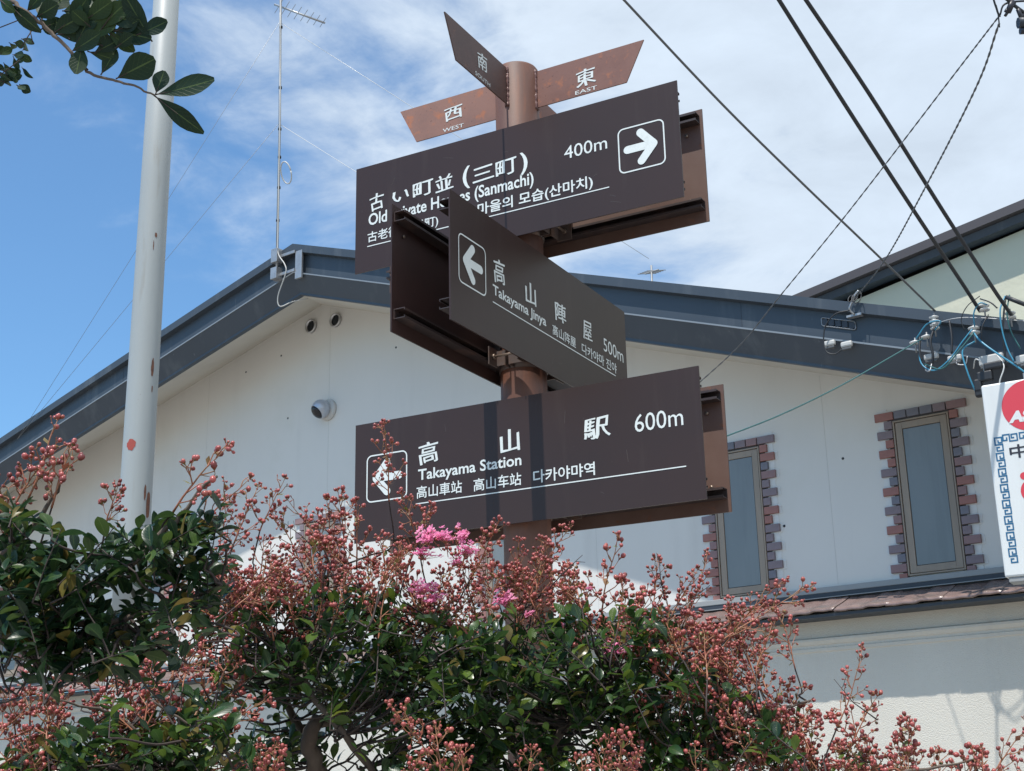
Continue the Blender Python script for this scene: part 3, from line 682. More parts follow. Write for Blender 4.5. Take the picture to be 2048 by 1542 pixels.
# yagi at the top
a = MB(); ya = thing('yagi_aerial', local_to_world(-6.0, -.95, 8.05+Z), 'yagi television aerial at the top of the thin roof mast', 'aerial', rz=TH)
a.tube([(-.10, 0, .10), (.36, .3, -.16)], .011, 6); a.build('boom', m_galv, ya, (0, 0, 0))
for i in range(8):
    t = i/7; c = Vector((-.06+.40*t, .03+.26*t, .08-.23*t)); d = Vector((.13, -.06, .005))*(1-.35*t)
    a = MB(); a.tube([c-d, c+d], .0035, 6); a.build('element', m_galv, ya, (0, 0, 0))
def wire(name, pts, r_, mt, label, cat, group=None, twist=0, tr=.006):
    P = curve_pts(pts, 10) if len(pts) > 2 else [Vector(p) for p in pts]
    base = P[0].copy(); P = [p-base for p in P]
    if twist:
        n = 160; cum = [0]
        for i in range(1, len(P)): cum.append(cum[-1]+(P[i]-P[i-1]).length)
        tot = cum[-1]; Q = []; j = 0
        for i in range(n+1):
            d = tot*i/n
            while j < len(P)-2 and cum[j+1] < d: j += 1
            Q.append(P[j].lerp(P[j+1], (d-cum[j])/max(1e-9, cum[j+1]-cum[j])))
        o = thing(name, base, label, cat, group)
        for ph in (0, math.pi):
            a = MB(); pp = []
            for i, p in enumerate(Q):
                an = tot*i/n/twist*2*math.pi+ph; pp.append(p+Vector((math.cos(an)*tr, math.cos(an)*tr*.2, math.sin(an)*tr)))
            a.tube(pp, r_, 5); a.build('strand', mt, o, (0, 0, 0))
        return o
    a = MB(); a.tube(P, r_, 6); o = a.build(name, mt, None, tuple(base)); tag(o, label, cat, group); return o
mt_ = local_to_world(-6.01, -.95, 7.9+Z); mm_ = local_to_world(-5.97, -.95, 6.7+Z)
G = 'guy wires of the aerial mast'
wire('guy_wire', [mt_, local_to_world(-10.2, -.93, 4.1+Z)], .0022, m_mastm, 'upper left guy wire from the mast top to the eaves', 'wire', G)
wire('guy_wire', [mm_, local_to_world(-10.2, -.93, 4.1+Z)], .0022, m_mastm, 'lower left guy wire from the mast middle to the eaves', 'wire', G)
def bright_wire(p, q, lab, near):
    wire('guy_wire', [p, q], .0026, m_porc, lab, 'wire', G)
bright_wire(mt_, local_to_world(-3.6, 2.3, 5.6+Z), 'pale guy wire slanting right from the mast top', .1)
bright_wire(mm_, local_to_world(-3.9, .4, 4.9+Z), 'pale guy wire running right from the mast middle behind the top board', .1)

# ------------------------------------------------------------------ far aerial behind the roof
fa_p = local_to_world(-4.0, 3.0, 5.10+Z)
fa = thing('rooftop_aerial', fa_p, 'small distant television aerial poking above the roof right of the boards', 'aerial', rz=TH)
a = MB(); a.tube([(0, 0, -.3), (.01, 0, .74)], .012, 6); a.build('mast', m_mastm, fa, (0, 0, 0))
a = MB(); a.tube([(-.13, .1, .70), (.16, -.1, .62)], .008, 5); a.build('boom', m_mastm, fa, (0, 0, 0))
for i in range(5):
    c = Vector((-.10+.055*i, .08-.04*i, .69-.016*i)); a = MB(); a.tube([c-Vector((.09, .06, 0)), c+Vector((.09, .06, 0))], .005, 5); a.build('element', m_mastm, fa, (0, 0, 0))

# ------------------------------------------------------------------ shop sign at the right
sp = local_to_world(.885, -1.3, 1.225+Z)
ss = thing('shop_sign', sp, 'white illuminated shop sign with red circle and blue meander border', 'shop sign', rz=math.radians(-1))
SW, SH = .92, 1.205
a = MB(); a.box((0, 0, 0), (SW, .16, SH)); a.build('light_box', m_signw, ss, (0, 0, 0), bevel=.012)
a = MB(); a.box((.02, .01, -.03), (SW-.02, .15, -.001)); a.build('bottom_trim', m_flash, ss, (0, 0, 0), bevel=.004)
a = MB(); P = [(.275+.167*math.cos(R(x)), -.0015, 1.035+.162*math.sin(R(x))) for x in range(0, 360, 6)]; a.add(P, [tuple(range(60))]); a.build('red_disc', m_red, ss, (0, 0, 0))
a = MB(); text(a, 'ASAHI', .145, .935, .445, 1.010, -.0028, .06, False); 
a.v = [(x+(z-.97)*.22, y, z) for x, y, z in a.v]; a.build('lettering', m_signw, ss, (0, 0, 0))
def meander(mb, x, z, s_, vert=True, flip=False):
    # one unit of the key pattern: a hooked spiral and its mirror image
    U = [(.0, 1.0), (.78, 1.0), (.78, .46), (.28, .46), (.28, .74), (.52, .74)]
    V_ = [(.0, 1.0), (0, .56), (.0, .30)]
    A = [(0, .62), (0, 1), (.8, 1), (.8, .6), (.38, .6), (.38, .8)]
    B = [(0, .62), (.0, .46), (.84, .46), (.84, 0), (.16, 0), (.16, .26), (.52, .26)]
    for path in (A, B):
        stroke(mb, [(x+px*s_*.62, z+pz*s_) if vert else (x+pz*s_, z+px*s_*.62) for px, pz in path], .0085, -.0015)
a = MB()
for i in range(8): meander(a, .042, .085+i*.0985, .083)
for i in range(9): meander(a, .092+i*.0985, .826, .083, False)
for i in range(8): meander(a, SW-.09, .085+i*.0985, .083)
a.build('meander_border', m_sblue, ss, (0, 0, 0))
a = MB(); text(a, '中国料理', .120, .715, .64, .80, -.0016, .022, False); a.build('lettering', m_sdark, ss, (0, 0, 0))
a = MB()
def blob(x0, z0, x1, z1, w0):
    capsule(a, (x0, z0), (x1, z1), w0, -.0016)
blob(.185, .600, .33, .612, .046); 
stroke(a, [(.235+.060*math.cos(R(x)), .505+.058*math.sin(R(x))) for x in range(0, 360, 12)], .040, -.0019, closed=True)
blob(.30, .45, .42, .62, .044); blob(.36, .56, .5, .56, .04); a.build('red_character', m_red, ss, (0, 0, 0))
a = MB(); text(a, '珍', .215, .28, .38, .40, -.0016, .02, True); a.build('lettering', m_sdark, ss, (0, 0, 0))
a = MB()
a.box((.25, .05, SH), (.30, .10, SH+.05)); a.tube([(.55, .1, SH), (.55, .6, SH+.3), (.55, 1.15, SH+.4)], .018, 8); a.tube([(.55, .1, .2), (.55, 1.1, .2)], .018, 8); a.build('bracket', m_mastm, ss, (0, 0, 0))

# ------------------------------------------------------------------ cables
cable_end1 = local_to_world(.80, -.98, 3.08+Z); cable_end2 = local_to_world(1.02, -.98, 2.98+Z)
wire('power_cable', [at(1520, -60, 7.6), at(1558, 0, 7.7), at(1700, 225, 8.0), at(1830, 425, 8.3), at(1920, 560, 8.7), at(1960, 622, 9.0)], .0135, m_black, 'thick black cable coming down to the fascia, left of the two', 'cable', 'thick power cables coming down to the fascia')
wire('power_cable', [at(1572, -60, 7.6), at(1612, 0, 7.7), at(1740, 190, 8.0), at(1888, 425, 8.3), at(1985, 575, 8.5), at(2030, 640, 8.9)], .0135, m_black, 'thick black cable coming down to the fascia, right of the two', 'cable', 'thick power cables coming down to the fascia')
wire('thin_cable', [at(1215, -36, 7.4), at(1248, 0, 7.5), at(1440, 204, 7.9), at(1600, 362, 8.3), at(1740, 496, 8.7), at(1870, 622, 9.2)], .0080, m_grey, 'thin dark cable crossing the sky right of the top board', 'cable')
wire('twisted_pair', [at(2000, 30, 5.4), at(1900, 160, 6.0), at(1700, 420, 6.8), at(1560, 592, 7.2), at(1480, 690, 7.4), at(1380, 782, 7.6)], .0022, m_grey, 'long twisted pair passing down behind the lowest board', 'cable', 'twisted drop wires from the pole top', twist=.11, tr=.0019)
wire('twisted_pair', [at(1998, 48, 5.4), at(1950, 180, 6.0), at(1840, 395, 7.4), at(1770, 520, 8.6), at(1708, 600, 9.5)], .0030, m_grey, 'twisted pair ending at the hook on the blue-grey fascia', 'cable', 'twisted drop wires from the pole top', twist=.14, tr=.0025)
wire('teal_cable', [at(1845, 677, 8.9), at(1780, 715, 8.4), at(1680, 772, 7.8), at(1560, 830, 7.2), at(1440, 877, 6.6), at(1380, 900, 6.4)], .0042, m_teal, 'teal cable sagging from the insulators to behind the lowest board', 'cable')

def insulator(p, lab, grp=True, n=3, scale=1.0):
    o = thing('insulator', p, lab, 'insulator', 'white insulators on the fascia')
    a = MB(); prof = []
    for i in range(n):
        z = i*.026*scale; prof += [(.012*scale, z), (.030*scale, z+.003), (.032*scale, z+.010*scale), (.014*scale, z+.018*scale)]
    a.lathe(prof, Matrix(), 16); a.build('porcelain', m_porc, o, (0, 0, 0))
    a = MB(); a.tube([(0, 0, -.05*scale), (0, 0, n*.026*scale+.01)], .006, 6); a.build('pin', m_mastm, o, (0, 0, 0)); return o
FO = -.97
insulator(local_to_world(.53, FO, 2.97+Z), 'tall ribbed insulator where the thin cable ends', n=4)
insulator(local_to_world(.385, FO, 2.90+Z), 'flat insulator at the end of the teal cable', n=1, scale=1.25)
insulator(local_to_world(.475, FO-.02, 2.915+Z), 'flat insulator just right of the one holding the teal cable', n=1, scale=1.25)
insulator(local_to_world(.785, FO, 2.88+Z), 'double insulator below the left thick cable', n=2, scale=1.2)
insulator(local_to_world(.870, FO, 3.02+Z), 'dark-capped insulator at the end of the left thick cable', n=2, scale=1.1)
insulator(local_to_world(1.03, FO, 2.93+Z), 'insulator cut by the picture edge under the right thick cable', n=2, scale=1.1)
def boxy(p, w_, lab, d=.035, h=.042):
    o = thing('junction_cap', p, lab, 'cable box', 'pale cable boxes along the fascia', rz=TH)
    a = MB(); a.box((-w_/2, -d, 0), (w_/2, 0, h)); a.build('cover', m_box, o, (0, 0, 0), bevel=.012)
    a = MB(); a.box((-w_/2+.008, -d+.005, -.018), (w_/2-.008, -.003, -.0005)); a.build('base', m_grey, o, (0, 0, 0), bevel=.004)
boxy(local_to_world(-.245, -.905, 3.035+Z), .085, 'pale cable box left of the pair below the fascia slot')
boxy(local_to_world(-.120, -.905, 3.000+Z), .085, 'pale cable box right of the pair below the fascia slot')
boxy(local_to_world(.475, -.93, 2.775+Z), .10, 'pale cable box under the tall ribbed insulator')
boxy(local_to_world(.630, -.93, 2.730+Z), .095, 'middle pale cable box between two others near the shop sign')
boxy(local_to_world(.865, -.93, 2.655+Z), .16, 'widest pale cable box just above the shop sign', h=.07)
boxy(local_to_world(1.07, -.93, 2.62+Z), .10, 'cable box at the picture edge above the shop sign', h=.06)
hook = thing('wall_hook', local_to_world(-.04, -.93, 3.22+Z), 'metal hook with loops holding the twisted pair on the fascia', 'hook', rz=TH)
a = MB(); a.box((-.06, 0, -.008), (.05, .05, .008)); a.tube(curve_pts([(0, 0, 0), (-.02, -.03, .04), (.0, -.03, .08), (.02, -.03, .12), (.06, -.03, .16)]), .007, 6); a.build('arm', m_galv, hook, (0, 0, 0))
a = MB()
for r0, dx in ((.035, .03), (.05, .05), (.03, .0)): a.tube([(dx+r0*math.cos(R(x))*.6, -.04+.02*math.sin(R(x)), .11+r0*math.sin(R(x))) for x in range(0, 361, 30)], .004, 5)
a.tube(curve_pts([(-.02, -.03, .03), (-.12, -.05, .02), (-.20, -.05, -.05), (-.225, -.05, -.16), (-.21, -.05, -.24), (-.15, -.05, -.27), (-.10, -.04, -.245)]), .005, 6); a.build('looped_wire', m_black, hook, (0, 0, 0))
random.seed(11)
tl = thing('service_wiring', local_to_world(.7, -1.0, 2.9+Z), 'tangle of blue and black service wires above the shop sign', 'wiring', rz=TH)
def LW(s, z, o=0): return (s-.7, -o, z-2.9)
for pts, mt2, rr in (
    ([LW(.40, 2.92), LW(.50, 3.00, .03), LW(.60, 2.99, .05), LW(.53, 2.95)], m_blue, .0055),
    ([LW(.42, 2.90), LW(.43, 2.74, .03), LW(.52, 2.665, .05), LW(.63, 2.72, .05), LW(.72, 2.82, .04), LW(.79, 2.90, .02)], m_blue, .006),
    ([LW(.45, 2.73, .02), LW(.58, 2.66, .07), LW(.70, 2.76, .06), LW(.80, 2.87, .03)], m_teal, .006),
    ([LW(.80, 2.92), LW(.82, 3.0, .04), LW(.86, 3.06, .03), LW(.90, 3.05)], m_blue, .006),
    ([LW(.79, 2.88), LW(.84, 2.80, .04), LW(.93, 2.70, .06), LW(1.05, 2.58, .05), LW(1.12, 2.5, .03)], m_blue, .0075),
    ([LW(.79, 2.82), LW(.72, 2.76, .05), LW(.735, 2.62, .06), LW(.76, 2.5, .04), LW(.78, 2.44, .02)], m_blue, .007),
    ([LW(.54, 2.98), LW(.51, 2.88, .03), LW(.515, 2.78, .03), LW(.50, 2.72, .02)], m_black, .011),
    ([LW(.43, 2.93), LW(.425, 2.83, .02), LW(.43, 2.76, .02)], m_black, .010),
    ([LW(.64, 3.0), LW(.65, 2.88, .02), LW(.64, 2.76, .03)], m_black, .009),
    ([LW(.86, 3.12), LW(.78, 3.06, .03), LW(.73, 2.98, .03), LW(.74, 2.90, .02)], m_black, .004),
    ([LW(.86, 3.10), LW(.93, 3.05, .03), LW(.97, 3.0, .03)], m_black, .006),
    ([LW(.90, 2.98), LW(.86, 2.90, .03), LW(.84, 2.80, .03)], m_black, .005),
    ([LW(1.02, 3.08), LW(.99, 2.98, .04), LW(.985, 2.85, .04), LW(1.0, 2.72, .03), LW(1.03, 2.62, .03)], m_blue, .006),
    ([LW(1.05, 3.08), LW(1.03, 2.95, .04), LW(1.04, 2.82, .04), LW(1.08, 2.7, .03)], m_teal, .006),
    ([LW(1.02, 3.06), LW(1.0, 2.94, .02), LW(.98, 2.8, .02), LW(.97, 2.6, .0)], m_black, .008),
    ([LW(1.03, 3.07), LW(1.09, 3.02, .04), LW(1.2, 2.95, .0)], m_black, .018),
    ([LW(.92, 2.70), LW(.97, 2.60, .05), LW(.93, 2.50, .05), LW(.935, 2.43, .03)], m_porc, .006),
    ([LW(.76, 2.64), LW(.80, 2.68, .06), LW(.84, 2.64, .05), LW(.83, 2.58, .02)], m_porc, .005),
    ([LW(.45, 2.73), LW(.46, 2.68, .04), LW(.49, 2.67, .05), LW(.50, 2.72, .03)], m_galv, .006),
    ([LW(.53, 3.0), LW(.75, 2.995, .0), LW(1.2, 2.86, .0)], m_galv, .004),
    ([LW(.66, 2.72), LW(.67, 2.68, .04), LW(.72, 2.67, .03), LW(.74, 2.72, .03)], m_galv, .005)):
    a = MB(); a.tube(curve_pts(pts, 6), rr*.82, 6); a.build('service_wire', mt2, tl, (0, 0, 0))
a = MB()
for (s, z, w_, h) in ((.79, 2.50, .05, .10), (.84, 2.56, .10, .07), (.90, 2.62, .12, .05), (.80, 2.46, .07, .06)):
    a.box((s-.7-w_/2, -.06, z-2.9-h/2), (s-.7+w_/2, -.015, z-2.9+h/2))
a.build('splice', m_black, tl, (0, 0, 0), bevel=.012)
# hardware at the top right corner
hw_ = thing('pole_top_hardware', at(2035, 20, 5.3), 'dark cable clamps and connectors in the top right corner of the sky', 'line hardware')
def Q(u, v, d=5.3): return at(u, v, d)-at(2035, 20, 5.3)
for pts, rr in (([Q(2048+60, -20), Q(2040, -4), Q(1990, -10), Q(1994, 20), Q(2000, 34)], .004), ([Q(2100, 5), Q(2050, 2), Q(2010, 8), Q(2000, 30)], .004), ([Q(2055, 30), Q(2030, 12), Q(2010, -5)], .007),
                ([Q(2030, 5), Q(2020, 18), Q(2010, 32)], .006), ([Q(1992, 10, 5.35), Q(1996, 26, 5.35), Q(1999, 55, 5.35)], .003), ([Q(2000, -60), Q(2008, -20), Q(2022, 0)], .006)):
    a = MB(); a.tube(curve_pts(pts, 5), rr, 6); a.build('lead', m_black, hw_, (0, 0, 0))
for pts, rr in (([Q(2016, 24), Q(2026, 2)], .013), ([Q(2010, 20), Q(2018, 24)], .008), ([Q(2036, 18), Q(2042, 34), Q(2048, 30)], .009), ([Q(2036, 46), Q(2062, 44)], .022), ([Q(2040, 62), Q(2070, 60)], .014)):
    a = MB(); a.tube(pts, rr, 8); a.build('connector', m_sdark if rr < .02 else m_dark, hw_, (0, 0, 0))

# ------------------------------------------------------------------ crape myrtles
def leaf_mesh(seed, mt2, shape=.62, nst=6):
    """1 unit long along +x, lying about the xy plane, midrib folded and blade curled"""
    r_ = random.Random(seed); b = MB(); P = []
    fold = r_.uniform(.05, .6); curl = r_.uniform(-.45, .8); tw = r_.uniform(-.5, .5); wd = r_.uniform(.24, .30); wav = r_.uniform(0, .03)
    for i in range(9):
        t = i/8; ww = max(.03, math.sin(math.pi*t**(1.05+.5*(shape-.5)*5))**.72) if 0 < i < 8 else .04
        if i == 8: ww = .16*(shape > .6)+.03
        x = t-.08*curl*t*t; z = -curl*.45*t*t; a_ = tw*t
        for sg in (-1, 0, 1):
            y = sg*wd*ww; zz = z+abs(sg)*fold*wd*ww+sg*wav*math.sin(t*9)
            P.append((x, y*math.cos(a_)-(zz-z)*math.sin(a_), z+y*math.sin(a_)+(zz-z)*math.cos(a_)))
    fs = []
    for i in range(8):
        k = i*3; fs += [(k, k+3, k+4, k+1), (k+1, k+4, k+5, k+2)]
    b.add(P, fs, True)
    return b
LEAVES = [leaf_mesh(i, m_leaf, .5+.02*(i*7 % 10)) for i in range(12)]
LUV = [(i//3/8, (0, .5, 1)[i % 3]) for i in range(27)]
leaf_me = {}
def leaf_uv(me):
    n = len(me.loops); idx = np.zeros(n, dtype=int); me.loops.foreach_get('vertex_index', idx); uv = np.array(LUV)[idx % 27]
    l = me.uv_layers.new(name='uv'); l.data.foreach_set('uv', uv.astype('f').ravel())
def leaf_data(i, mt2):
    if (i, mt2.name) not in leaf_me: leaf_me[(i, mt2.name)] = LEAVES[i].mesh('leaf', mt2); leaf_uv(leaf_me[(i, mt2.name)])
    return leaf_me[(i, mt2.name)]
LV = [np.array(b.v) for b in LEAVES]; LF = [b.f for b in LEAVES]
def leaf_matrix(p, d, nrm, size):
    x = d.normalized(); z = (nrm-x*nrm.dot(x)); z = z.normalized() if z.length > 1e-4 else Vector((0, 0, 1)); y = z.cross(x)
    m_ = Matrix((x, y, z)).transposed().to_4x4(); m_ = Matrix.Translation(p) @ m_ @ Matrix.Scale(size, 4); return m_
def foliage(parent, leaves, mt2, nobj=290):
    """leaves: list of (variant, matrix, size). The largest in the picture are objects, the rest one joined part"""
    def inview(m_):
        q = m_.translation-Vector((0, 0, EYE)); d = q.dot(fw)
        if d < .2: return 0
        u, v_ = F_PX*q.dot(RT)/d, F_PX*q.dot(UP)/d
        return 1/d if abs(u) < 1040 and abs(v_) < 790 else .0001/d
    leaves = sorted(leaves, key=lambda l: -l[2]*inview(l[1]))
    for i, m_, s_ in leaves[:nobj]:
        o = bpy.data.objects.new('leaf', leaf_data(i, mt2)); C.objects.link(o); o.parent = parent; o.matrix_basis = WM[parent].inverted() @ m_
    rest = leaves[nobj:]
    if rest:
        vs = []; fs = []; n = 0
        for i, m_, s_ in rest:
            A = np.array(m_); vv = LV[i] @ A[:3, :3].T+A[:3, 3]; vs.append(vv); fs += [tuple(n+k for k in f) for f in LF[i]]; n += len(vv)
        me = bpy.data.meshes.new('leaves'); me.from_pydata(np.vstack(vs).tolist(), [], fs); me.materials.append(mt2)
        me.polygons.foreach_set('use_smooth', [True]*len(fs)); me.update(); leaf_uv(me)
        o = bpy.data.objects.new('leaves', me); link(o, parent); tag(o, kind='stuff')
def rv(r_, s=1): return Vector((r_.gauss(0, s), r_.gauss(0, s), r_.gauss(0, s)))
# bud panicles, growing along +z, base at the origin, 1 unit = the whole length .20 m
def panicle_mesh(seed, L_=.20, dens=1.0, open_=False, old=False):
    r_ = random.Random(seed); b = MB(); ax = [Vector((0, 0, 0))]; dr = Vector((r_.uniform(-.12, .12), r_.uniform(-.12, .12), 1)).normalized()
    n = 9
    for i in range(n): dr = (dr+rv(r_, .07)+Vector((0, 0, .04))).normalized(); ax.append(ax[-1]+dr*L_/n)
    b.tube(ax, [.0019-.0013*i/n for i in range(n+1)], 5, m=1)
    def buds(p, d, k, sz):
        for _ in range(k):
            q = p+(d+rv(r_, .75)).normalized()*r_.uniform(.005, .013)
            b.tube([p, p.lerp(q, .5)+rv(r_, .0008), q], [.0007, .0007, .0012], 4, cap=False, m=1)
            dd = (q-p).normalized(); rr = sz*r_.choice((.35, .55, .75, .9, 1.0, 1.15))*r_.uniform(.9, 1.1)
            b.ball(q+dd*rr*.8, rr, 7, 5, m=0, stretch=dd)
            if r_.random() < .5: b.tube([q-dd*rr*.7, q+dd*rr*.3], [rr*.25, rr*.95], 5, cap=False, m=2)
    ph = r_.uniform(0, 6)
    nb = int(12*dens)
    for k in range(nb):
        t = .14+.82*k/nb; i = min(n-1, int(t*n)); p = ax[i].lerp(ax[i+1], t*n-i); ph += 2.4+r_.uniform(-.3, .3)
        ln = (L_*.24*(1-t)**.9+.012)*r_.uniform(.7, 1.2)
        d = (Vector((math.cos(ph), math.sin(ph), .75+.5*t))).normalized()
        m1 = p+d*ln*.5+rv(r_, .002); e = p+d*ln+Vector((0, 0, ln*.18))
        b.tube([p, m1, e], [.0012, .0010, .0008], 4, cap=False, m=1)
        buds(e, (e-m1).normalized(), r_.randint(2, 4), .0043)
        if ln > .025:
            for _ in range(r_.choice((1, 1, 2))):
                q = p.lerp(m1, r_.uniform(.5, 1)); d2 = (d+rv(r_, .6)).normalized(); e2 = q+d2*r_.uniform(.006, .016)
                b.tube([q, e2], .0008, 4, cap=False, m=1); buds(e2, d2, r_.randint(2, 3), .0037)
        if r_.random() < .8:             # small olive bract
            s_ = r_.uniform(.008, .022); d3 = (d+Vector((0, 0, -.5))+rv(r_, .3)).normalized(); sd_ = d3.cross(Vector((0, 0, 1))).normalized()*s_*.28
            b.add([p, p+d3*s_*.5+sd_, p+d3*s_, p+d3*s_*.5-sd_], [(0, 1, 2, 3)], m=2)
    buds(ax[-1], dr, 5, .0038)
    return b.mesh('bud_cluster', [m_bud, m_stem, m_calyx])
PAN = {L_: [panicle_mesh(i+int(L_*1000), L_, dens=(.66, .82, 1.0)[i % 3]*(.6+L_*2.0)) for i in range(6)] for L_ in (.09, .13, .18, .25)}
def flower_mesh(seed):
    r_ = random.Random(seed); b = MB()
    b.tube([(0, 0, -.05), (0, 0, .0)], .0012, 4, m=1)
    for k in range(26):
        c = Vector((r_.gauss(0, .016), r_.gauss(0, .016), abs(r_.gauss(.008, .012)))); b.tube([(0, 0, -.01), c], .0006, 4, cap=False, m=1)
        for j in range(6):
            a_ = j*math.pi/3+r_.uniform(-.3, .3); d = Vector((math.cos(a_), math.sin(a_), r_.uniform(-.1, .6))).normalized(); sd_ = d.cross(Vector((0, 0, 1))).normalized()*.0038
            q = c+d*.004; up_ = Vector((0, 0, 1))
            b.add([c, q, q+d*.003+sd_+up_*r_.uniform(-.002, .002), q+d*.0075+sd_*.7+rv(r_, .0012), q+d*.0075-sd_*.7+rv(r_, .0012), q+d*.003-sd_+up_*r_.uniform(-.002, .002)], [(1, 2, 3), (1, 3, 4), (1, 4, 5), (0, 1, 2)], m=0)
    for k in range(8):
        c = Vector((r_.gauss(0, .016), r_.gauss(0, .016), r_.gauss(-.006, .01))); b.ball(c, .0042, 6, 4, m=2)
    return b.mesh('pink_blossom', [m_petal, m_stem, m_bud])
FLO = [flower_mesh(i) for i in range(4)]

class Tree:
    def __init__(s, name, base, label, seed, leafmat):
        s.root = thing(name, base, label, 'tree', 'crape myrtles around the signpost'); s.r = random.Random(seed); s.leaves = []; s.nodes = []; s.twigs = MB(); s.m = leafmat; s.pn = 0
    def limb(s, pts, r0, r1, name='limb'):
        P = curve_pts(pts, 6); r_ = s.r
        P = [p+rv(r_, min(.004, r0*.18)) for p in P]; n = len(P)
        a = MB(); a.tube(P, [r0+(r1-r0)*i/(n-1) for i in range(n)], 9); o = a.build(name, m_bark, s.root); s.nodes += P; return o
    def near(s, p):
        return min(s.nodes, key=lambda q: (q-p).length+max(0, (q.z-p.z)*1.5))
    def shoot(s, p, d, ln, lsz, nleaf, start=.15, rad=.0016, connect=True):
        """a leafy shoot whose tip ends near p"""
        r_ = s.r; d = d.normalized(); b0 = p-d*ln; pts = [b0]; q = b0.copy(); dd = (d+rv(r_, .25)).normalized(); n = 6
        for i in range(n): dd = (dd*.8+d*.3+rv(r_, .06)).normalized(); q = q+dd*ln/n; pts.append(q.copy())
        s.twigs.tube(pts, [rad*(1-.5*i/n) for i in range(n+1)], 4, cap=False)
        if connect:
            nd = s.near(b0); mid = nd.lerp(b0, .55)+Vector((0, 0, -.04*(nd-b0).length)); 
            cp = curve_pts([nd, nd.lerp(mid, .5)+rv(r_, .008), mid, b0.lerp(mid, .4)+rv(r_, .004), b0], 3); s.twigs.tube(cp, [rad*(2.0-i/(len(cp)-1)) for i in range(len(cp))], 4, cap=False)
        sd_ = d.cross(rv(r_)).normalized(); ph = r_.uniform(0, 6)
        for k in range(nleaf):
            t = start+(1-start)*(k+.5)/nleaf; i = min(n-1, int(t*n)); pp = pts[i].lerp(pts[i+1], t*n-i); ph += math.pi+r_.uniform(-.6, .6)
            side = Quaternion(d, ph) @ sd_
            ld = (side*1.0+d*r_.uniform(.2, .9)+Vector((0, 0, r_.uniform(-.35, .25)))).normalized()
            nr = (Vector((0, 0, 1))+rv(r_, .38)+sd*.15).normalized(); sz = lsz*r_.choice((.45, .65, .8, .9, 1.0, 1.1))*r_.uniform(.85, 1.12)
            s.leaves.append((r_.randrange(len(LEAVES)), leaf_matrix(pp, ld, nr, sz), sz))
        return pts[-1], dd
    def panicle(s, p, d, size, connect=True):
        r_ = s.r; L_ = min(PAN, key=lambda k: abs(k-size)); me = PAN[L_][r_.randrange(6)]
        o = bpy.data.objects.new('bud_cluster', me); C.objects.link(o); o.parent = s.root
        q = d.normalized().to_track_quat('Z', 'Y') @ Quaternion((0, 0, 1), r_.uniform(0, 6.28))
        M_ = Matrix.LocRotScale(p-d.normalized()*size, q, Vector((1, 1, 1))*max(.8, min(1.15, size/L_))); o.matrix_basis = WM[s.root].inverted() @ M_
        b0 = p-d.normalized()*size
        if connect:
            nd = s.near(b0-Vector((0, 0, .05))); mid = b0-d.normalized()*min(.10, (nd-b0).length*.5)
            cp = curve_pts([nd, nd.lerp(mid, .35)+rv(r_, .010)+Vector((0, 0, -.012)), nd.lerp(mid, .7)+rv(r_, .007), mid, b0], 4)
            s.twigs.tube(cp, [.0024-.0008*i/(len(cp)-1) for i in range(len(cp))], 5, cap=False)
        s.pn += 1
    def blossom(s, p, size=1.0):
        o = bpy.data.objects.new('pink_blossom', FLO[s.r.randrange(4)]); C.objects.link(o); o.parent = s.root
        o.matrix_basis = WM[s.root].inverted() @ Matrix.LocRotScale(p, (Vector((0, -.3, 1))+rv(s.r, .35)).to_track_quat('Z', 'Y'), Vector((1, 1, 1))*size)
    def finish(s, nobj=290):
        tag(s.twigs.build('twigs', m_twig, s.root), kind='stuff'); foliage(s.root, s.leaves, s.m, nobj)

UPW = Vector((0, 0, 1))
# --- main tree, behind and around the foot of the signpost
D = 3.0
mb_ = at(880, 1700, 3.0); base = Vector((mb_.x, mb_.y, 0))
T1 = Tree('crape_myrtle', base, 'wide crape myrtle with red buds and pink blossoms in front of the signpost', 21, m_leaf)
k0 = at(820, 1760, 3.05)
T1.limb([base, base+Vector((.03, .02, .5)), base+Vector((-.02, .0, 1.0)), k0], .05, .034, 'trunk')
T1.limb([k0, at(700, 1640, 3.0), at(620, 1500, 2.95), at(640, 1440, 2.95), at(700, 1415, 2.98), at(760, 1395, 3.0), at(820, 1330, 3.0), at(880, 1240, 3.0)], .024, .004)
T1.limb([k0, at(660, 1560, 3.1), at(560, 1380, 3.1), at(500, 1250, 3.05), at(470, 1150, 3.0)], .014, .002)
T1.limb([k0, at(780, 1600, 2.9), at(690, 1470, 2.85), at(610, 1360, 2.9), at(640, 1240, 2.95), at(650, 1140, 2.95)], .012, .002)
T1.limb([k0, at(900, 1560, 3.1), at(980, 1400, 3.15), at(1020, 1260, 3.1), at(1090, 1180, 3.05)], .016, .002)
T1.limb([k0, at(1000, 1600, 3.0), at(1140, 1440, 2.95), at(1260, 1330, 2.95), at(1390, 1290, 2.95), at(1470, 1240, 2.95)], .016, .0018)
T1.limb([k0, at(1120, 1660, 2.9), at(1350, 1540, 2.8), at(1500, 1440, 2.8), at(1620, 1400, 2.8)], .014, .0016)
T1.limb([k0, at(1200, 1720, 2.7), at(1500, 1640, 2.6), at(1750, 1560, 2.5), at(1950, 1520, 2.5)], .011, .0016)
T1.limb([k0, at(600, 1700, 2.8), at(380, 1560, 2.7), at(240, 1440, 2.7), at(120, 1400, 2.6)], .010, .0016)
T1.limb([k0, at(620, 1640, 2.7), at(420, 1480, 2.65), at(300, 1400, 2.6)], .007, .0016)
rr = T1.r
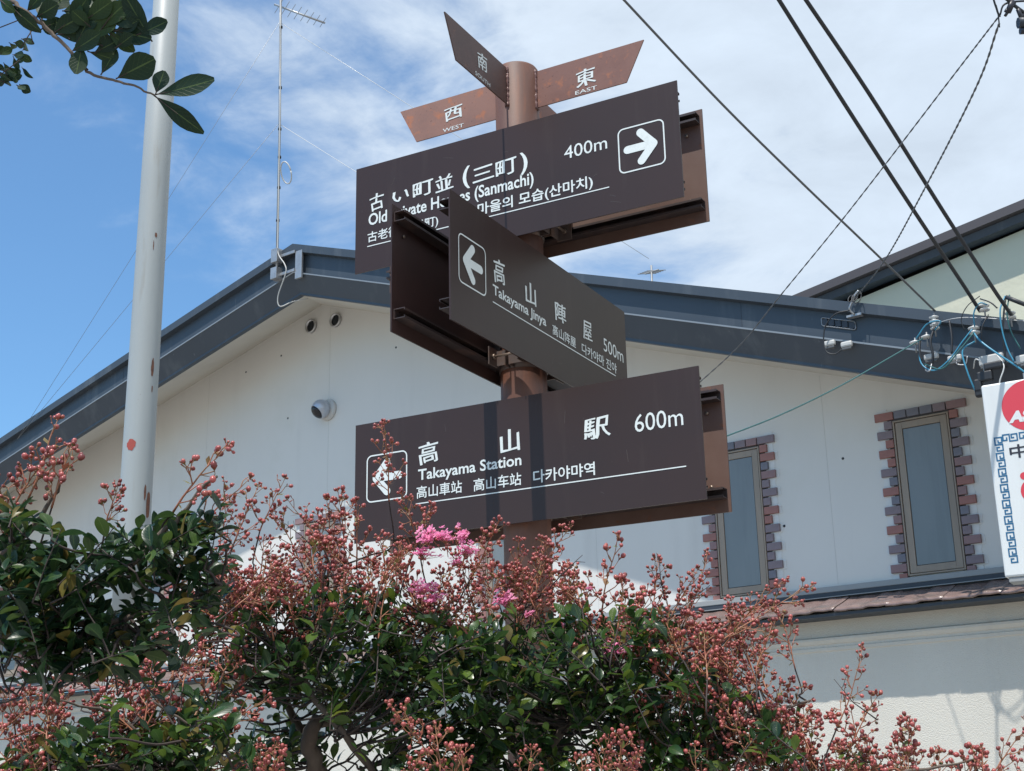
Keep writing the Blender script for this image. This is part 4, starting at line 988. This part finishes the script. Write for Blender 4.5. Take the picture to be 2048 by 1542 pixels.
# leafy masses: (centre u, v, half width, half height, depth, spread, number of shoots)
for (u, v_, hw2, hh, d0, sp_, n, lsz) in (
        (450, 1190, 90, 60, 3.05, .15, 7, .052), (560, 1260, 90, 60, 3.05, .2, 12, .05), (700, 1240, 110, 70, 3.0, .2, 22, .05), (850, 1290, 120, 80, 3.0, .25, 34, .05),
        (1000, 1310, 110, 80, 3.0, .25, 34, .05), (760, 1370, 90, 50, 3.05, .2, 12, .05), (1130, 1300, 110, 80, 3.0, .2, 24, .05), (1270, 1290, 80, 80, 2.95, .2, 16, .052),
        (1340, 1380, 110, 70, 2.95, .2, 22, .05), (940, 1440, 150, 70, 3.0, .25, 40, .05), (1180, 1440, 130, 80, 3.0, .25, 34, .05), (1100, 1530, 200, 60, 2.95, .25, 36, .05),
        (820, 1540, 100, 50, 3.0, .25, 16, .05), (1420, 1500, 110, 60, 2.9, .2, 18, .045), (1540, 1480, 60, 60, 2.8, .15, 7, .042), (560, 1440, 60, 100, 3.05, .2, 18, .05), (470, 1530, 80, 60, 2.9, .25, 16, .052),
        (350, 1440, 110, 60, 2.75, .2, 20, .054), (240, 1500, 140, 60, 2.7, .2, 24, .055), (110, 1530, 110, 50, 2.65, .2, 16, .052), (600, 1310, 60, 40, 3.0, .15, 6, .05), (1640, 1530, 90, 40, 2.8, .1, 7, .038), (1450, 1400, 60, 50, 2.9, .1, 5, .042)):
    for _ in range(int(n*1.3+1)):
        p = at(u+rr.uniform(-1, 1)*hw2, v_+rr.uniform(-1, 1)*hh, d0+rr.uniform(-1, 1)*sp_)
        T1.shoot(p, Vector((rr.gauss(0, .7), rr.gauss(0, .7), rr.uniform(.2, 1.2))), rr.uniform(.09, .16), lsz*.76, rr.randint(14, 19))
# panicles with a clear outline: (tip u, v, base u, v, depth)
HERO = [(765, 850, 778, 1000, 2.75), (700, 1010, 712, 1120, 2.8), (600, 985, 640, 1080, 2.9), (655, 1000, 655, 1110, 2.9), (640, 1030, 640, 1140, 2.95), (560, 1020, 600, 1120, 2.95), (690, 985, 690, 1100, 2.9), (850, 1010, 820, 1120, 2.8), (815, 985, 835, 1085, 2.8),
        (1000, 1050, 945, 1150, 2.8), (925, 1050, 920, 1150, 2.85), (1130, 1045, 1060, 1170, 2.8), (1090, 1075, 1060, 1180, 2.85), (1040, 1085, 1040, 1200, 2.85), (1235, 1068, 1205, 1230, 2.8), (1330, 1120, 1300, 1230, 2.85), (1150, 1135, 1140, 1240, 2.9),
        (1370, 1130, 1340, 1240, 2.85), (1425, 1112, 1370, 1240, 2.8), (1400, 1170, 1350, 1270, 2.8), (1625, 1175, 1440, 1285, 2.6), (1560, 1150, 1470, 1260, 2.7), (1515, 1180, 1450, 1290, 2.75), (1735, 1303, 1680, 1440, 2.5), (1760, 1395, 1700, 1500, 2.55),
        (1570, 1355, 1520, 1440, 2.7), (1620, 1375, 1560, 1450, 2.7), (1500, 1330, 1440, 1400, 2.75), (1600, 1420, 1560, 1500, 2.7), (1780, 1445, 1800, 1550, 2.4), (1830, 1452, 1830, 1560, 2.4), (1935, 1495, 1925, 1590, 2.35), (2060, 1435, 1970, 1560, 2.3), (1890, 1512, 1880, 1590, 2.4), (2045, 1500, 2030, 1590, 2.35),
        (1850, 1120, 1850, 1121, 0), (500, 970, 470, 1080, 2.95), (545, 950, 520, 1060, 2.95), (455, 1000, 440, 1090, 3.0), (480, 1040, 450, 1120, 2.9), (440, 1100, 400, 1180, 2.9), (540, 1070, 520, 1150, 2.95), (350, 1180, 420, 1230, 2.8), (540, 1220, 420, 1290, 2.8), (470, 1250, 380, 1310, 2.8), (600, 1250, 560, 1330, 2.9),
        (1270, 1180, 1250, 1260, 2.9), (1190, 1180, 1180, 1260, 2.9), (960, 1130, 950, 1230, 2.85), (880, 1130, 880, 1220, 2.85), (730, 1090, 740, 1180, 2.9), (790, 1080, 790, 1180, 2.9),
        (810, 1400, 850, 1500, 2.4), (880, 1450, 880, 1540, 2.4), (930, 1500, 930, 1590, 2.4), (1230, 1460, 1240, 1560, 2.4), (1190, 1480, 1200, 1570, 2.4), (1260, 1490, 1250, 1590, 2.45), (1060, 1505, 1050, 1590, 2.4),
        (530, 1405, 390, 1500, 2.5), (560, 1495, 400, 1545, 2.5), (490, 1340, 420, 1420, 2.7), (340, 1395, 290, 1470, 2.7), (330, 1290, 250, 1350, 2.8), (160, 1300, 120, 1380, 2.7), (60, 1345, 60, 1440, 2.6), (110, 1350, 100, 1450, 2.6), (200, 1350, 190, 1450, 2.6), (20, 1380, 30, 1460, 2.5), (290, 1330, 260, 1420, 2.7)]
for (u, v_, ub, vb, d0) in HERO:
    if d0 == 0: continue
    d0 += .15; p = at(u, v_, d0); q = at(ub, vb, d0+rr.uniform(-.05, .05)); T1.panicle(p, p-q, (p-q).length*rr.uniform(1.0, 1.15))
for (u, v_, hw2, hh, d0, sp_, n) in (
        (700, 1110, 130, 50, 2.9, .15, 16), (480, 1120, 90, 60, 2.9, .12, 9), (880, 1160, 120, 50, 2.9, .15, 12), (1050, 1180, 110, 60, 2.9, .15, 14), (1230, 1230, 110, 50, 2.9, .15, 12), (1390, 1250, 90, 60, 2.85, .15, 14), (1480, 1260, 80, 50, 2.8, .12, 6),
        (1450, 1350, 90, 60, 2.8, .15, 12), (1550, 1450, 130, 60, 2.7, .15, 22), (1700, 1500, 110, 40, 2.6, .1, 12), (1380, 1450, 90, 70, 2.8, .1, 9), (540, 1180, 90, 60, 2.9, .1, 7), (1850, 1530, 120, 25, 2.5, .1, 7), (1300, 1530, 120, 40, 2.7, .1, 8),
        (600, 1120, 110, 60, 2.9, .12, 8), (430, 1200, 80, 70, 2.85, .12, 8), (330, 1330, 90, 40, 2.7, .1, 6), (1440, 1300, 90, 60, 2.8, .12, 8), (1600, 1500, 120, 40, 2.7, .1, 8),
        (140, 1420, 130, 60, 2.6, .12, 13), (60, 1500, 70, 50, 2.5, .1, 7), (270, 1440, 80, 60, 2.6, .1, 4), (900, 1520, 100, 30, 2.5, .1, 5), (380, 1300, 60, 50, 2.7, .1, 5), (480, 1500, 80, 40, 2.5, .1, 4), (760, 1200, 120, 40, 2.95, .1, 5), (600, 1200, 60, 60, 2.95, .1, 6)):
    for _ in range(int(n*.85+.5)):
        p = at(u+rr.uniform(-1, 1)*hw2, v_+rr.uniform(-1, 1)*hh, d0+.12+rr.uniform(-1, 1)*sp_)
        T1.panicle(p, Vector((rr.gauss(0, .45), rr.gauss(0, .4), 1)), rr.uniform(.10, .16))
for (u, v_, s_) in ((862, 1076, .8), (892, 1082, .7), (848, 1112, .75), (928, 1076, .6), (930, 1108, .7), (915, 1128, .45), (1060, 1230, .3), (1180, 1180, .25), (845, 1185, .75), (862, 1200, .65), (1015, 1205, .8), (1225, 1306, .65), (1465, 1412, .5), (1120, 1255, .35)):
    T1.blossom(at(u, v_, 2.86), s_*.98)
# bare dead twigs
for (a0, b0, d0) in (((1100, 1175), (1165, 1110), 2.8), ((1330, 1200), (1318, 1115), 2.8), ((1755, 1440), (1668, 1358), 2.5), ((640, 1110), (560, 1040), 2.9), ((1240, 1300), (1420, 1170), 2.8)):
    p, q = at(*a0, d0), at(*b0, d0); T1.twigs.tube([p, p.lerp(q, .5)+rv(rr, .004), q], [.0014, .001, .0006], 4)
    for t in (.4, .6, .8): m_ = p.lerp(q, t); T1.twigs.tube([m_, m_+(q-p)*.15+rv(rr, .012)], [.0008, .0005], 4)
T1.finish(280)

# --- nearer tree at the left
b2_ = at(-260, 1700, 2.3); base2 = Vector((b2_.x, b2_.y, 0))
T2 = Tree('crape_myrtle', base2, 'nearer crape myrtle with large dark leaves reaching in from the left edge', 8, m_leaf2)
k1 = at(-230, 1330, 2.3); rr = T2.r
T2.limb([base2, base2+Vector((.03, 0, .6)), base2+Vector((0, .02, 1.2)), k1], .045, .03, 'trunk')
T2.limb([k1, at(-80, 1260, 2.3), at(40, 1225, 2.25), at(190, 1175, 2.25), at(280, 1110, 2.2), at(360, 1030, 2.2), at(430, 950, 2.2)], .012, .0022)
T2.limb([k1, at(-60, 1290, 2.25), at(100, 1250, 2.2), at(240, 1240, 2.2), at(370, 1200, 2.2), at(440, 1170, 2.2)], .010, .002)
T2.limb([k1, at(-90, 1180, 2.3), at(30, 1090, 2.3), at(90, 1020, 2.3), at(130, 940, 2.3)], .009, .002)
for (u, v_, hw2, hh, d0, sp_, n) in ((60, 1110, 90, 60, 2.25, .12, 17), (210, 1110, 90, 60, 2.22, .12, 14), (120, 1200, 120, 50, 2.2, .12, 20), (300, 1080, 70, 50, 2.2, .1, 9), (350, 1180, 80, 50, 2.2, .1, 12), (230, 1250, 110, 40, 2.2, .1, 15), (60, 1260, 70, 40, 2.2, .1, 9), (20, 1020, 40, 60, 2.3, .1, 5), (310, 1275, 60, 40, 2.2, .1, 9), (390, 1100, 50, 50, 2.2, .1, 6), (180, 1290, 120, 30, 2.2, .1, 9), (100, 1160, 100, 60, 2.2, .1, 8), (410, 1010, 25, 40, 2.2, .08, 3), (150, 1040, 80, 30, 2.25, .1, 4), (330, 1030, 40, 25, 2.2, .1, 3)):
    for _ in range(max(2, int(n*.85))):
        p = at(u+rr.uniform(-1, 1)*hw2, v_+rr.uniform(-1, 1)*hh, d0+rr.uniform(-1, 1)*sp_)
        T2.shoot(p, Vector((rr.gauss(.3, .7), rr.gauss(0, .6), rr.uniform(.1, 1.0))), rr.uniform(.07, .13), .040, rr.randint(11, 15))
for (u, v_, ub, vb, d0) in ((125, 845, 60, 990, 2.3), (60, 900, 30, 1010, 2.3), (140, 893, 105, 1010, 2.25), (20, 960, 20, 1060, 2.3), (228, 968, 212, 1050, 2.2), (455, 888, 350, 1020, 2.2), (480, 935, 400, 1050, 2.25), (20, 1000, 20, 1080, 2.3)):
    p = at(u, v_, d0); q = at(ub, vb, d0); T2.panicle(p, p-q, (p-q).length*1.05)
T2.finish(290)

# --- overhanging branch at the top left
b3_ = at(-900, 1500, 2.6); base3 = Vector((b3_.x, b3_.y, 0))
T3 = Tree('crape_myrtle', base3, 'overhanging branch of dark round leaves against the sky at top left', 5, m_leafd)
k2 = at(-330, -180, 1.75); rr = T3.r
T3.limb([base3, base3+Vector((.05, .05, 1.0)), base3.lerp(k2, .75)+Vector((0, 0, .35)), k2], .055, .02, 'trunk')
d1 = 1.45
T3.limb([k2, at(-120, -70, 1.55), at(4, -16, 1.47), at(34, 12, d1), at(69, 36, d1), at(109, 70, d1), at(145, 106, d1), at(174, 142, d1), at(225, 160, d1), at(269, 172, d1), at(309, 190, d1)], .0032, .0010)
T3.limb([at(-120, -70, 1.6), at(-80, 30, 2.0), at(-30, 110, 2.2), at(20, 150, 2.2)], .004, .0012)
def LZ(b, t, wd, d0=d1, dn=0, var=None, tilt=.25):
    """one leaf by its base and tip (zoomed photo coordinates, 2.754 to a pixel) and blade width"""
    p = at(b[0]/2.754, b[1]/2.754, d0); q = at(t[0]/2.754, t[1]/2.754, d0+dn); sz = (q-p).length
    i = rr.choice((1, 4, 7)) if var is None else var
    face = (-fw+RT*rr.uniform(-tilt, tilt)+UP*rr.uniform(-tilt, tilt)).normalized()
    m_ = leaf_matrix(p, q-p, face, sz); m_ = m_ @ Matrix.Diagonal((1, (wd/2.754)/(sz/d0*F_PX)/.54, 1, 1)); T3.leaves.append((i, m_, sz))
    T3.twigs.tube([p-(q-p)*.06, p+(q-p)*.5], [.0009, .0004], 4, cap=False)
for L_ in (((872, 518), (1185, 455), 135), ((862, 536), (1098, 722), 108), ((650, 428), (845, 330), 175), ((860, 510), (905, 402), 105), ((560, 405), (640, 285), 95), ((450, 250), (425, 412), 112), ((490, 285), (640, 330), 60), ((590, 170), (738, 285), 85),
           ((620, 165), (835, 215), 120), ((760, 190), (925, 125), 110), ((830, 215), (690, -20), 110), ((50, 20), (190, 165), 90), ((0, 0), (60, 50), 70), ((200, 95), (330, 20), 110), ((230, 110), (240, -20), 90), ((300, 180), (420, 90), 120), ((320, 190), (480, 170), 110),
           ((400, 280), (560, 190), 120), ((420, 240), (520, 60), 130), ((500, 220), (640, 80), 130), ((560, 160), (680, -10), 120), ((380, 130), (480, 0), 120), ((280, 60), (360, -40), 120), ((470, 110), (620, 10), 120), ((600, 110), (745, 90), 110), ((640, 90), (560, -40), 110), ((350, 60), (460, 60), 110), ((230, 160), (330, 110), 80),
           ((520, 290), (660, 220), 90), ((380, 210), (300, 110), 80), ((480, 380), (400, 300), 60), ((640, 260), (740, 190), 80), ((500, 150), (400, 60), 90), ((560, 250), (460, 190), 90), ((150, 60), (230, -20), 80), ((640, 170), (760, 120), 90)):
    LZ(*L_, dn=rr.uniform(-.015, .015))
for k in range(22):
    u, v_ = rr.uniform(210, 640), rr.uniform(-20, 250); an = rr.uniform(-2.4, 1.4)
    LZ((u, v_), (u+math.cos(an)*120, v_+math.sin(an)*105), rr.uniform(70, 115), d1+.03, rr.uniform(-.03, .03), tilt=.5)
for k in range(26):
    u, v_ = rr.uniform(-60, 130), rr.uniform(210, 470); an = rr.uniform(-1.2, 1.2); ln = rr.uniform(70, 115)
    LZ((u, v_), (u+math.cos(an)*ln*.8, v_+math.sin(an)*ln*.6+10), rr.uniform(35, 60), 2.2, rr.uniform(-.03, .03), tilt=.6)
for a0, b0 in (((0, 55), (38, 40)), ((60, 60), (66, 88)), ((42, 95), (63, 62)), ((0, 150), (40, 120))):
    T3.twigs.tube([at(*a0, 1.9), at(*b0, 1.9)], .001, 4)
T3.finish(100)
